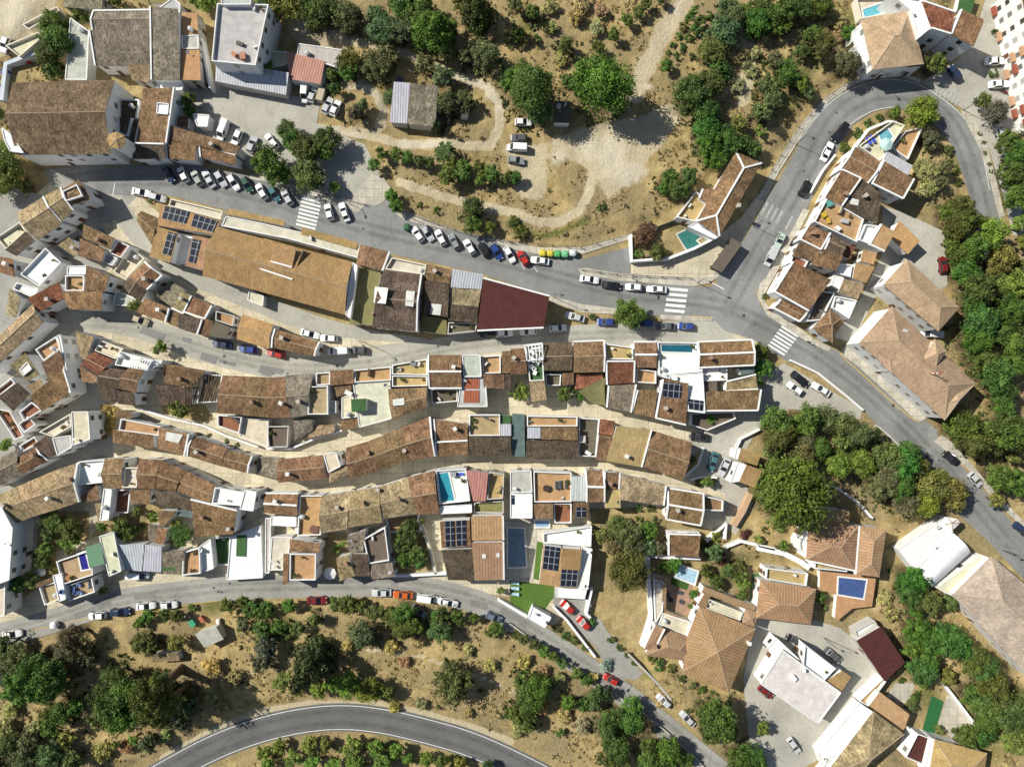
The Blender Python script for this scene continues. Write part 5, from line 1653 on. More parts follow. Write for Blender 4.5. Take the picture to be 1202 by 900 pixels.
tufts('weeds', 9000, .34, (.125, .132, .045), lambda j, i, r: CLUMP[j, i] < .46 and dirt[j, i] < .25 and r.random() < .35+green[j, i]+.35*litter[j, i], 12)
tufts('undergrowth', 15000, .5, (.085, .105, .032), lambda j, i, r: litter[j, i] > .15 and dirt[j, i] < .3, 14, 1.5)
tufts('brown_scrub', 1500, .42, (.15, .118, .06), lambda j, i, r: dirt[j, i] < .3, 13, 1.4)

# ------------------------------------------------------------------ cars
def car_meshes(kind):
    L = dict(h=3.95, s=4.55, v=4.9)[kind]; hw = .86; hl = L/2
    b = MB(); van = kind == 'v'
    st = [(-hl, .70, .62), (-hl+.12, .80, .86), (-hl+.9, .86, .93), (0, .87, .95), (hl-1.1, .85, .92), (hl-.35, .78, .80), (hl, .64, .62)]
    ring = lambda x, w, t: [(x, -w*.95, .24), (x, -w, .55), (x, -w*.93, t), (x, w*.93, t), (x, w, .55), (x, w*.95, .24)]
    R_ = [ring(*s) for s in st]
    for a, c in zip(R_[:-1], R_[1:]):
        for i in range(6): b.face([a[i], c[i], c[(i+1) % 6], a[(i+1) % 6]])
    b.face(R_[0][::-1] if False else R_[0]); b.face(R_[-1][::-1])
    x0, x1, t0, t1 = (-hl+.18, hl-1.15, -hl+.5, hl-2.0) if kind == 'h' else (-hl+.45, hl-1.35, -hl+1.15, hl-2.25) if kind == 's' else (-hl+.08, hl-.75, -hl+.12, hl-1.55)
    zb, zt = .93, (1.92 if van else 1.46); wb, wt = .80, (.74 if van else .62)
    lo = [Vector((x0, -wb, zb)), Vector((x1, -wb, zb)), Vector((x1, wb, zb)), Vector((x0, wb, zb))]; hi = [Vector((t0, -wt, zt)), Vector((t1, -wt, zt)), Vector((t1, wt, zt)), Vector((t0, wt, zt))]
    rm = [Vector(((p.x*.96)+(t0+t1)/2*.04, p.y*.85, zt+.045)) for p in hi]
    for i in range(4): b.face([lo[i], lo[(i+1) % 4], hi[(i+1) % 4], hi[i]]); b.face([hi[i], hi[(i+1) % 4], rm[(i+1) % 4], rm[i]])
    b.face(rm)
    out = {}
    def keep(name, mb, mat, **k):
        o = mb.build(name, mat, **k); out.setdefault(name, []).append(o.data); bpy.data.objects.remove(o)
    keep('body', b, M['paint'])
    def glass(i, name, u0, u1, v0, v1):
        A, B_, C, D = lo[i], lo[(i+1) % 4], hi[(i+1) % 4], hi[i]
        f = lambda u, v: (A.lerp(B_, u)).lerp(D.lerp(C, u), v)
        q = [f(u0, v0), f(u1, v0), f(u1, v1), f(u0, v1)]; n = (q[1]-q[0]).cross(q[3]-q[0]).normalized(); m = MB()
        m.face([p+n*.022 for p in q]); m.face([p-n*.01 for p in q][::-1])
        for k in range(4): m.face([q[k]-n*.01, q[(k+1) % 4]-n*.01, q[(k+1) % 4]+n*.022, q[k]+n*.022])
        keep(name, m, M['glass'])
    glass(1, 'windscreen', .05, .95, .06, .95)
    if not van: glass(3, 'rear_window', .08, .92, .25, .93)
    glass(0, 'side_window', .08 if not van else .70, .92, .12, .9); glass(2, 'side_window', .08, .92 if not van else .30, .12, .9)
    for sx in (-1, 1):
        for sy in (-1, 1):
            w = MB(); w.tube((sx*(hl-.78), sy*.90, .31), (sx*(hl-.78), sy*.68, .31), .31, .31, 12); keep('wheel', w, M['rubber'], weld=False)
    for sy in (-1, 1):
        m = MB(); m.box((hl-.14, sy*.52, .62), .14, .26, .14); keep('headlight', m, M['lamp'], weld=False)
        m = MB(); m.box((hl-1.35, sy*.93, .9), .16, .16, .14); keep('mirror', m, M['rubber'], weld=False)
    return out
CM = {k: car_meshes(k) for k in 'hsv'}
CC = dict(white=(.80, .80, .79), silver=(.50, .51, .52), grey=(.25, .26, .27), darkgrey=(.09, .095, .10), black=(.018, .018, .02), navy=(.025, .04, .09), blue=(.03, .06, .24), red=(.42, .03, .02), maroon=(.17, .02, .02), orange=(.55, .12, .02),
          teal=(.06, .15, .17), greygreen=(.30, .34, .30), darkgreen=(.03, .09, .05), palegreen=(.45, .55, .47), tan=(.45, .38, .27), slate=(.14, .17, .24))
CNAME = dict(greygreen='grey-green', darkgreen='dark green', palegreen='pale green', darkgrey='dark grey', teal='dark teal', navy='dark blue', slate='slate blue', blue='bright blue')
KN = dict(h='hatchback', s='estate car', v='van')
cars, row = [], ''
for ln in CARS.strip().splitlines():
    if ln.startswith('R '): row = ln[2:]; continue
    for e in ln.split('|'):
        x, y, a, c, k = e.split(); cars.append((float(x), float(y), float(a), c, k, row))
cars.append((978, 769, 40, 'darkgrey', 's', 'around the concrete villa'))
labs = rank_labels([(CNAME.get(c, c)+' '+KN[k], row, x, y) for x, y, a, c, k, row in cars], lambda d, g: f'{d} parked {g}', lambda d, g, o: f'{d} parked {g}, {o} such from the left')
for (px, py, ang, c, k, row), lb in zip(cars, labs):
    x, y = P(px, py, .8); zc = .09 if k else 0
    zc = max(gz(x, y), .088)
    if row.startswith('around the parking') and py < 388 and py > 370: zc = .09
    if random.random() < .5: ang += 180
    root = empty('parked_van' if k == 'v' else 'parked_car', (x, y, zc), R(-ang)); tag(root, lb, 'van' if k == 'v' else 'car', 'vehicles '+row)
    sx = random.uniform(.97, 1.06); root.scale = (sx, random.uniform(.98, 1.05), random.uniform(.98, 1.06))
    j = random.uniform(.92, 1.05)
    for nm, ms in CM[k].items():
        for m_ in ms:
            o = bpy.data.objects.new(nm, m_); COLL.objects.link(o); o.parent = root
            if nm == 'body': o.color = (*[min(.85, v*j) for v in CC[c]], 1)

# ------------------------------------------------------------------ pools
def topz(x, y, default=0.0):
    best = default
    for H in HS:
        if abs(H['root'].location.x-x) > 40 or abs(H['root'].location.y-y) > 40: continue
        zz = tri_z(H['tris'], x, y)
        if zz is not None and zz > best: best = zz
    return best
def settle(px, py):
    """the survey point on whatever surface carries it"""
    z = 0.0
    for _ in range(5):
        x, y = P(px, py, z); z2 = topz(x, y, 0.0)
        if abs(z2-z) < .01: break
        z = z2
    x, y = P(px, py, z); return x, y, max(z, topz(x, y, gz(x, y)), .0)
def pool(label, blk, s, col, deep=.14, cope=(.72, .70, .66), z=None):
    px = bk(*blk, s); c = cen(px); x, y, zz = settle(*c); z = max(zz, .11) if z is None else z
    q = [P(*p, z) for p in px]
    if area(q) < 0: q = q[::-1]
    root = empty('swimming_pool', (x, y, z)); tag(root, label, 'pool', 'swimming pools')
    b = MB(); qo = inset(q, -.35); n = len(q)
    for i in range(n):
        j = (i+1) % n
        b.face([(*qo[i], z-.03), (*qo[j], z-.03), (*qo[j], z+deep), (*qo[i], z+deep)]); b.face([(*qo[i], z+deep), (*qo[j], z+deep), (*q[j], z+deep), (*q[i], z+deep)]); b.face([(*q[i], z+deep), (*q[j], z+deep), (*q[j], z+.0), (*q[i], z+.0)])
    b.build('coping', M['plaster'], root, (x, y, z), cope); w = MB(); w.face([(*p, z+deep-.09) for p in inset(q, -.01)]); w.build('water', M['water'], root, (x, y, z), col)
pool('turquoise pool on the upper right villa terrace', (900, 0), '447 48 548 14 564 54 457 87', (.13, .42, .50))
pool('small light blue pool inside the hairpin bend', (900, 0), '520 622 566 604 588 640 546 690', (.16, .40, .47))
pool('dark teal pool of irregular outline below the white villa', (600, 200), '780 302 832 276 890 314 866 330 894 356 826 374 802 338', (.04, .16, .145), .12, (.55, .5, .42))
pool('narrow dark teal rooftop pool of the white modern house', (600, 375), '704 118 852 120 850 154 706 150', (.02, .11, .16))
pool('long turquoise rooftop pool with blue mats', (300, 525), '856 122 904 117 934 248 872 254', (.04, .27, .34))
pool('slate blue pool cut by the modern villa paving', (600, 525), '-14 378 60 382 70 558 -14 562', (.17, .25, .31))
pool('pale blue raised pool in the walled garden', (600, 525), '786 550 870 577 854 634 768 601', (.36, .52, .62), 1.1, (.70, .70, .66))
pool('deep blue pool beside the tan hip roof villa', (900, 525), '336 606 464 620 450 704 332 684', (.06, .10, .25))
pool('indigo pool on the lower left house terrace', (0, 525), '370 502 400 492 420 568 386 574', (.03, .03, .22))
pool('tiny light blue plunge tub under the orange terrace', (600, 525), '114 342 176 342 176 370 114 370', (.25, .38, .55), .5)

# ------------------------------------------------------------------ walls, railings, lamps and small things
def wall(label, blk, s, h=1.6, w=.4, col=(.80, .79, .77), name='garden_wall', z0=None):
    pts = [P(*p, h) for p in bk(*blk, s)]; b = MB()
    zb = -.3; L3 = [(*p, 0) for p in pts]; sides = []
    for i in range(len(pts)):
        d = Vector(pts[min(i+1, len(pts)-1)])-Vector(pts[max(i-1, 0)]); d.normalize(); n = Vector((-d.y, d.x))*w/2; sides.append(((pts[i][0]+n.x, pts[i][1]+n.y), (pts[i][0]-n.x, pts[i][1]-n.y)))
    for (a, c), (a2, c2) in zip(sides[:-1], sides[1:]):
        for f in ([(*a, h), (*c, h), (*c2, h), (*a2, h)], [(*a, zb), (*a, h), (*a2, h), (*a2, zb)], [(*c2, zb), (*c2, h), (*c, h), (*c, zb)]): b.face(f)
    for a, c, fl in ((*sides[0], 0), (*sides[-1], 1)):
        f = [(*a, zb), (*c, zb), (*c, h), (*a, h)]; b.face(f if fl else f[::-1])
    o = b.build(name, M['plaster'], None, (pts[0][0], pts[0][1], 0), col); tag(o, label, 'wall', kind='thing')
wall('white wall running down beside the gravel patio', (600, 675), '640 -140 646 0 652 80 658 200 616 334', 2, .8)
wall('white wall closing the top of the walled garden', (600, 525), '628 520 655 510 735 518 890 522', 1.8, .6)
wall('thin curved white wall by the dense round tree', (900, 525), '250 160 330 190 430 260 496 332', 1.5, .5)
wall('white curved wall around the teal pool garden', (600, 200), '562 300 568 425 740 412 860 366 966 312', 2.0, .6)
wall('white wall curving round the hairpin pool terrace', (900, 0), '412 690 480 602 570 566 608 572', 1.6, .5)
wall('low white wall beside the hairpin parking strip', (900, 0), '205 900 262 800 322 722', 1, .4)
wall('long white wall edging the pale pink roof', (900, 675), '982 212 1060 290 1130 380 1240 490', 1.6, .6)
wall('white wall dropping past the tiled yard', (900, 675), '790 460 870 560 988 716', 1.6, .6)
wall('broad white wall below the dry villa garden', (900, 525), '-40 470 80 495 160 535 200 565', 1.8, 1.2)
wall('white wall of the villa garden near the lane bed', (600, 525), '1005 470 1080 440 1240 478', 1.8, .7)
wall('zigzag white wall at the lane corner bed', (600, 525), '918 442 962 400 1012 362 1004 430', 1.6, .6)
wall('tan tiled wall climbing the lane edge', (600, 525), '1126 218 1090 300 1046 370', 1.6, 1.2, (.50, .33, .2))
wall('white wall in front of the shady back yard', (300, 525), '650 605 895 592', 1.6, .6)
wall('narrow wall between leafy yard and white yard', (300, 525), '778 362 815 470 846 595', 1.6, .6, (.5, .47, .4))
wall('white wall along the wild garden edge', (600, 525), '380 660 352 780 372 800', 1.8, .6)
wall('white wall along the green lawn', (600, 675), '-60 115 0 150 76 196', 1.6, .6)
wall('white parapet wall above the small car park', (900, 375), '112 190 240 250 380 362 452 424', 1, .35)
wall('curved white wall above the cream steps', (300, 375), '50 604 165 606 270 562 370 534 404 520', 1.4, .4)
wall('long white wall under the ruined houses', (0, 375), '640 416 800 465 960 500 1060 545 1210 598', 1.4, .4)
wall('grey retaining wall beside the lower lane grass', (600, 675), '552 372 680 500 752 585', 1.2, .5, (.42, .40, .36))
wall('low grey kerb wall on the lower lane', (600, 675), '-10 225 120 320 300 450 520 582 700 710 860 850 930 930', .7, .35, (.45, .42, .36))
wall('white wall round the lane bed with plants', (600, 375), '848 752 900 738 968 742', .8, .4)
wall('curved white wall beside the parked lane cars', (600, 375), '905 602 880 680 812 742', .9, .4)
wall('white wall beside the orange lane garages', (600, 375), '1056 610 1080 560 1168 516', 1.2, .4)
wall('grey pipe-like wall beside the playground', (0, 0), '5 470 25 300 170 242', 2.2, 1.0, (.52, .56, .62))
wall('white boundary wall beside the barn yard', (0, 0), '935 160 985 412', 3.0, .5)
wall('pale wall above the tiled outbuilding', (600, 525), '730 398 884 402', 2.0, .5)
wall('white wall above the modern villa parking', (600, 675), '330 90 372 140 352 190', 1.4, .5)
wall('white wall beside the driveway planting', (600, 675), '200 150 260 210 345 320 395 385', 1.2, .5)
wall('dark wire fence wall above the teal pool', (600, 200), '675 268 770 232 800 236', 1.5, .15, (.12, .12, .11))
def railing(label, blk, s, z0=.17):
    pts = [P(*p, 1) for p in bk(*blk, s)]; b = MB(); r2 = MB()
    root = empty('railing', (*pts[0], z0)); tag(root, label, 'railing')
    for a, c in zip(pts[:-1], pts[1:]):
        for z in (.45, 1.0):
            m = MB(); m.tube((*a, z0+z), (*c, z0+z), .035, .035, 6); m.build('rail', M['iron'], root, (*pts[0], z0), weld=False)
        n = max(1, int(math.dist(a, c)/3.2))
        for i in range(n+1):
            p = lerp(a, c, i/n); m = MB(); m.box((*p, z0-.05), .12, .12, 1.15); m.build('post', M['iron'], root, (*pts[0], z0), weld=False)
railing('dark railing along the pavement above the slanted cars', (300, 200), '715 200 860 255 1010 300 1210 338')
railing('dark railing beside the recycling containers', (600, 200), '-10 332 330 362 555 302')
railing('dark railing behind the parallel parked cars', (600, 200), '335 466 500 488 850 506')
railing('dark railing on the outer hairpin pavement', (900, 0), '-30 900 30 790 155 590 260 470 370 392 480 355')
railing('dark railing under the car park trees', (300, 200), '110 42 330 112 510 158')
def mk_lamp(label, px, py, dx, dy, h=6):
    x, y = P(px, py); root = empty('street_lamp', (x, y, .05)); tag(root, label, 'street lamp', 'street lamps')
    d = Vector((dx, -dy)).normalized(); e = (x+d.x*1.6, y+d.y*1.6, h+.25)
    m = MB(); m.tube((x, y, .0), (x, y, h), .09, .06, 8); m.build('pole', M['iron'], root, (x, y, .05), weld=False)
    m = MB(); m.tube((x, y, h-.05), e, .05, .04, 6); arm = m.build('arm', M['iron'], root, (x, y, .05), weld=False)
    m = MB(); m.box((e[0], e[1], h+.15), .75, .34, .16, math.atan2(d.y, d.x)); m.build('lamp_head', M['iron'], arm, (x, y, .05), weld=False)
for lb, px, py, dx, dy in (('street lamp before the hairpin parking strip', 934, 170, 1, .5), ('street lamp at the top of the hairpin', 1020, 96, .6, 1), ('street lamp by the upper zebra crossing', 1130, 130, -1, .4), ('street lamp on the hairpin outer pavement', 1166, 205, -1, .2), ('street lamp by the bus stop', 884, 266, 1, .5),
                           ('street lamp at the lower right road bend', 1176, 645, -1, -.3), ('street lamp on the grey traffic island', 428, 402, .8, .8), ('street lamp at the bus square corner', 818, 332, 1, .5), ('street lamp on the thin pavement by the red roof', 650, 349, 1, .2), ('street lamp behind the slanted cars', 478, 254, .3, 1),
                           ('street lamp by the car park trees', 396, 233, .3, 1), ('street lamp beside the maroon shed yard', 967, 748, 1, .5), ('street lamp on the lower lane', 712, 790, -.6, .6), ('street lamp by the parallel parked cars', 742, 327, 0, 1)):
    mk_lamp(lb, px, py, dx, dy)
# recycling containers
for lb, px, py, col in (('yellow recycling container nearest the white car', 637, 297.3, (.55, .45, .04)), ('yellow recycling container next to the green pair', 646, 297.6, (.50, .42, .05)), ('green recycling container next to the yellow pair', 654.3, 298.2, (.08, .33, .10)), ('pale green recycling container beside the grey box', 663.2, 298.5, (.13, .42, .20)), ('grey waste container ending the row of containers', 672.5, 297.2, (.52, .54, .54)), ('dark green waste container by the kerb end', 478, 267, (.03, .10, .04)), ('white box container on the lower street edge', 64, 733, (.75, .76, .76))):
    x, y = P(px, py, .8); root = empty('waste_container', (x, y, .09), R(-5 if px > 70 else 8)); tag(root, lb, 'container', 'waste containers')
    m = MB(); w = .82; rings = []
    for z, s in ((0.05, .86), (.5, .98), (1.15, 1.0), (1.4, .86), (1.52, .5)): rings.append([(w*s*math.copysign(abs(math.cos(t))**.6, math.cos(t)), w*s*math.copysign(abs(math.sin(t))**.6, math.sin(t)), z) for t in [2*math.pi*i/14 for i in range(14)]])
    for a, c in zip(rings[:-1], rings[1:]):
        for i in range(14): m.face([a[i], a[(i+1) % 14], c[(i+1) % 14], c[i]])
    m.face(rings[-1]); m.build('bin_body', M['matte'], root, (0, 0, 0), col)
    m = MB(); m.box((0, 0, 1.46), .8, .5, .14); m.build('bin_lid', M['matte'], root, (0, 0, 0), tuple(min(.8, v*1.25) for v in col), weld=False)
# bus shelter
q = [P(*p, 2.7) for p in bk(600, 200, '1035 316 1084 346 988 480 936 456')]; c = cen(q); root = empty('bus_shelter', (*c, .05)); tag(root, 'long brown flat canopy of the bus shelter at the kerb', 'bus shelter'); off = (*c, .05)
m = MB(); m.prism(q, 2.6, 2.82); m.build('canopy', M['floor'], root, off, (.13, .105, .085))
for a, b_ in ((q[0], q[3]), (q[1], q[2])):
    for t in (.06, .5, .94):
        p = lerp(lerp(a, b_, t), c, .08); m = MB(); m.box((*p, 0), .14, .14, 2.6); m.build('post', M['iron'], root, off, weld=False)
i_ = inset(q, .35); m = MB(); m.prism([i_[0], lerp(i_[0], i_[1], .06), lerp(i_[3], i_[2], .06), i_[3]] if True else i_, .1, 2.2); m.build('back_panel', M['glass'], root, off)
m = MB(); m.prism([lerp(i_[0], i_[1], .2), lerp(i_[0], i_[1], .5), lerp(i_[3], i_[2], .5), lerp(i_[3], i_[2], .2)], .05, .5); m.build('bench', M['floor'], root, off, (.2, .13, .08))
# motorbikes
for lb, px, py, a, col in (('red motorbike beside the white car by the apartments', 1179, 108, 20, (.40, .03, .03)), ('white scooter crossing the lower right road', 951, 402.5, 28, (.6, .6, .62)), ('dark motorbike parked by the pale green car', 929.5, 284, -60, (.05, .05, .06))):
    x, y = P(px, py, .5); root = empty('motorbike', (x, y, .09), R(-a)); tag(root, lb, 'motorbike')
    for sx in (-.65, .65):
        m = MB(); m.tube((sx, -.07, .3), (sx, .07, .3), .3, .3, 12); m.build('wheel', M['rubber'], root, weld=False)
    m = MB(); m.prism([(-.6, -.14), (.15, -.2), (.55, -.1), (.55, .1), (.15, .2), (-.6, .14)], .35, .72); m.build('body', M['paint'], root, (0, 0, 0), col)
    m = MB(); m.prism([(-.75, -.15), (.05, -.18), (.05, .18), (-.75, .15)], .73, .86); m.build('seat', M['rubber'], root)
    m = MB(); m.tube((.5, -.36, 1.0), (.5, .36, 1.0), .03, .03, 6); m.tube((.62, 0, .4), (.5, 0, 1.0), .05, .04, 6); m.build('handlebar', M['iron'], root, weld=False)
# parasols, sunbeds, tables and chairs on the terraces
def parasol(lb, blk, s, r, col=(.80, .79, .76)):
    x, y, z = settle(*bk(*blk, s)[0]); root = empty('parasol', (x, y, z)); tag(root, lb, 'parasol', 'terrace parasols')
    m = MB(); n = 8; ring = [(r*math.cos(2*math.pi*i/n), r*math.sin(2*math.pi*i/n), 2.15) for i in range(n)]; low = [(p[0]*.99, p[1]*.99, 2.02) for p in ring]
    for i in range(n): m.face([ring[i], ring[(i+1) % n], (0, 0, 2.65)]); m.face([low[i], low[(i+1) % n], ring[(i+1) % n], ring[i]])
    m.face(low[::-1]); m.build('canopy', M['matte'], root, (0, 0, 0), col)
    m = MB(); m.tube((0, 0, .02), (0, 0, 2.1), .04, .03, 6); m.build('pole', M['iron'], root, weld=False)
    m = MB(); m.tube((0, 0, 0.0), (0, 0, .1), .3, .26, 10); m.build('base', M['iron'], root, weld=False)
parasol('white parasol on the orange planted terrace', (300, 525), '228 372', 1.55); parasol('white parasol in the shady lower courtyard', (300, 525), '360 580', 1.5); parasol('pale triangular parasol in the lower left garden', (0, 525), '222 572', 1.1)
parasol('pale teal parasol beside the hairpin pool', (900, 0), '535 690', 1.5, (.45, .62, .58))
def sunbed(lb, blk, s, ang, col, grp):
    x, y, z = settle(*bk(*blk, s)[0]); root = empty('sunbed', (x, y, z), R(-ang)); tag(root, lb, 'sunbed', grp)
    m = MB(); m.prism([(-.95, -.33), (.95, -.33), (.95, .33), (-.95, .33)], .24, .32); m.build('frame', M['matte'], root, (0, 0, 0), (.6, .6, .6))
    m = MB(); m.prism([(-.93, -.3), (.3, -.3), (.3, .3), (-.93, .3)], .325, .42); m.build('cushion', M['matte'], root, (0, 0, 0), col)
    m = MB(); m.prism([(.32, -.3), (.93, -.3), (.93, .3), (.32, .3)], .33, [.43, .75, .75, .43]); m.build('backrest', M['matte'], root, (0, 0, 0), col)
    for sx in (-.8, .8):
        for sy in (-.27, .27):
            m = MB(); m.box((sx, sy, 0), .06, .06, .24); m.build('leg', M['matte'], root, (0, 0, 0), (.6, .6, .6), weld=False)
for i, s in enumerate(('212 176', '230 174', '257 173')): sunbed(f'black sunbed on the orange terrace, {ordinal(i+1)} from the left', (600, 525), s, 90, (.05, .055, .06), 'black sunbeds')
for i, s in enumerate(('18 634', '18 659', '18 686')): sunbed(f'pale blue sunbed on the lawn, {ordinal(i+1)} from its top edge', (600, 525), s, 4, (.35, .52, .62), 'lawn sunbeds')
for i, s in enumerate(('472 662', '490 652')): sunbed(f'royal blue sunbed by the hairpin pool, {ordinal(i+1)} from the street side', (900, 0), s, 55, (.03, .06, .45), 'hairpin sunbeds')
for i, s in enumerate(('960 124', '952 246')): sunbed(('upper', 'lower')[i]+' blue sunbed beside the turquoise rooftop pool', (300, 525), s, 0, (.04, .07, .42), 'rooftop pool sunbeds')
for i, s in enumerate(('206 668', '232 700')): sunbed(('upper', 'lower')[i]+' white sunbed on the small white terrace', (0, 525), s, 68, (.78, .78, .77), 'white terrace sunbeds')
def chair(lb, blk, s, ang, col, grp):
    x, y, z = settle(*bk(*blk, s)[0]); root = empty('armchair', (x, y, z), R(-ang)); tag(root, lb, 'chair', grp)
    for nm, bx in (('seat', (0, 0, .18, .75, .75, .22)), ('backrest', (-.38, 0, .18, .16, .8, .65)), ('armrest', (0, -.42, .18, .7, .14, .42)), ('armrest', (0, .42, .18, .7, .14, .42)), ('base', (0, 0, 0, .6, .6, .175))):
        m = MB(); m.box(bx[:3], *bx[3:]); m.build(nm, M['matte'], root, (0, 0, 0), col, weld=False)
for i, (s, a) in enumerate((('318 665', 20), ('332 695', -60), ('350 660', 200), ('362 680', 40), ('376 645', 90), ('384 680', 120))): chair(f'blue armchair on the lower left terrace, {ordinal(i+1)} from the left', (0, 525), s, a, (.13, .22, .42), 'blue terrace chairs')
for i, (s, a) in enumerate((('736 692', 10), ('748 712', 200), ('790 680', 100), ('796 722', 130))): chair(f'dark armchair on the gravel patio, {ordinal(i+1)} from the left', (600, 525), s, a, (.06, .07, .10), 'dark patio chairs')
for i, (s, a) in enumerate((('92 220', 30), ('108 232', 50), ('122 208', 120), ('110 250', 200))): chair(f'white chair on the small green lawn deck, {ordinal(i+1)} from the left', (600, 375), s, a, (.75, .75, .74), 'white deck chairs')
for i, (s, a) in enumerate((('700 210', 30), ('765 208', 200), ('675 235', 90), ('720 268', 10))): chair(f'pale chair on the ochre double terrace, {ordinal(i+1)} from the left', (300, 375), s, a, (.6, .55, .5), 'ochre terrace chairs')
def table(lb, blk, s, r, col, seats=0):
    x, y, z = settle(*bk(*blk, s)[0]); root = empty('table', (x, y, z)); tag(root, lb, 'table')
    m = MB(); m.tube((0, 0, .70), (0, 0, .75), r, r, 14); m.build('table_top', M['matte'], root, (0, 0, 0), col, weld=False)
    m = MB(); m.tube((0, 0, .0), (0, 0, .70), .08, .06, 8); m.build('leg', M['iron'], root, weld=False)
table('brown round table on the orange planted terrace', (300, 525), '278 382', 1.0, (.16, .08, .05)); table('dark table on the sunbed terrace', (600, 525), '165 190', .8, (.05, .03, .02)); table('tan table on the lower left pool terrace', (0, 525), '330 608', .7, (.35, .16, .06)); table('small dark table on the ochre double terrace', (300, 375), '742 208', .7, (.2, .2, .2))
# clutter standing on the building site terraces
def crate(lb, blk, s, dims, ang, col, name='crate', cat='crate'):
    x, y, z = settle(*bk(*blk, s)[0]); m = MB(); w, d, h = dims; m.box((0, 0, 0), w, d, h); m.box((0, 0, h), w*1.06, d*1.06, .06); m.box((0, 0, h*.45), w*1.04, d*1.04, .08)
    o = m.build(name, M['matte'], None, (0, 0, 0), col, weld=False); o.location = (x, y, z+.005); o.rotation_euler = (0, 0, R(-ang)); tag(o, lb, cat, name+'s on the terraces')
rr = random.Random(3)
for lb, blk, s, col in (('yellow building crate on the cluttered hairpin terrace', (900, 200), '262 210', (.5, .36, .04)), ('yellow box beside the cluttered terrace wall', (900, 200), '285 235', (.48, .33, .05)), ('white box in the middle of the cluttered terrace', (900, 200), '325 275', (.7, .7, .68)), ('grey box at the inner end of the cluttered terrace', (900, 200), '360 240', (.4, .4, .4)), ('teal box in the cluttered terrace corner', (900, 200), '288 158', (.1, .3, .27)),
                        ('dark crate on the tall block roof', (0, 0), '1085 140', (.08, .06, .05)), ('orange tub on the tall block roof', (0, 0), '1105 262', (.45, .18, .08)), ('rust tub beside the orange tub on the tall block', (0, 0), '1145 270', (.40, .20, .12)), ('grey crate by the shadowed roof edge of the tall block', (0, 0), '1070 205', (.2, .18, .16)), ('dark box in the middle of the tall block roof', (0, 0), '1130 210', (.10, .08, .07)),
                        ('white cabinet on the concrete roof', (300, 375), '440 345', (.72, .7, .66)), ('white vent box on the dark gable roof', (900, 675), '122 475', (.75, .75, .74)), ('red box in the left playground', (0, 0), '140 288', (.45, .04, .03)), ('blue box in the left playground', (0, 0), '48 354', (.05, .08, .4)), ('green tarp crate beside the sheet shack', (0, 675), '915 215', (.04, .3, .16)), ('red crate beside the sheet shack', (0, 675), '955 200', (.4, .12, .07)),
                        ('white crate in the shack junk', (0, 675), '1030 210', (.65, .63, .6)), ('blue barrel box by the sheet barn', (300, 0), '680 388', (.06, .1, .3)), ('grey crate on the dark back terrace', (300, 375), '930 725', (.3, .3, .32)), ('white crate on the cluttered alley yard', (600, 375), '360 625', (.7, .7, .7)), ('pale crate on the cluttered alley yard wall', (600, 375), '335 560', (.5, .45, .4))):
    crate(lb, blk, s, (rr.uniform(.9, 1.6), rr.uniform(.7, 1.2), rr.uniform(.5, 1.0)), rr.uniform(0, 90), col)
# pots, condensers, tanks and laundry on the terraces
tr_ = random.Random(9); spots = []
for H in HS:
    row_ = H['root']['group'].replace('buildings ', '')
    for pc in H['pieces']:
        big = abs(area(pc['q'])) > 14
        if not big or pc['k'] not in 'tf' or pc['col'] in 'nviopm' or 'yard' in H['look'] or H['h'] < 3: continue
        ins_ = inset(pc['q'], .9)
        if area(ins_)*area(pc['q']) <= 0: continue
        for _ in range(tr_.choice((1, 2, 3)) if pc['k'] == 't' else tr_.choice((0, 1, 2))):
            i_ = tr_.randrange(len(ins_)); p_ = lerp(ins_[i_], ins_[(i_+1) % len(ins_)], tr_.random())
            if not inside(*p_, pc['q']): continue
            z_ = tri_z(H['tris'], *p_)
            if z_ is None or z_ > pc['h']+.3 or len(spots) > 150: continue
            if any(math.dist(p_, s_[1][:2]) < 1.1 for s_ in spots): continue
            spots.append((tr_.choice(('pot', 'pot', 'pot', 'unit', 'tank', 'line', 'chair') if pc['k'] == 't' else ('unit', 'tank', 'dish', 'dish')), (*p_, z_), row_))
DS = dict(pot='potted plant', unit='air conditioner', tank='white water tank', line='laundry rack', chair='plastic chair', dish='satellite dish')
labs = rank_labels([(DS[k_], row_, x_[0], -x_[1]) for k_, x_, row_ in spots], lambda d, g: f'roof-top {d} {g}', lambda d, g, o: f'roof-top {d} {g}, {o} such from left')
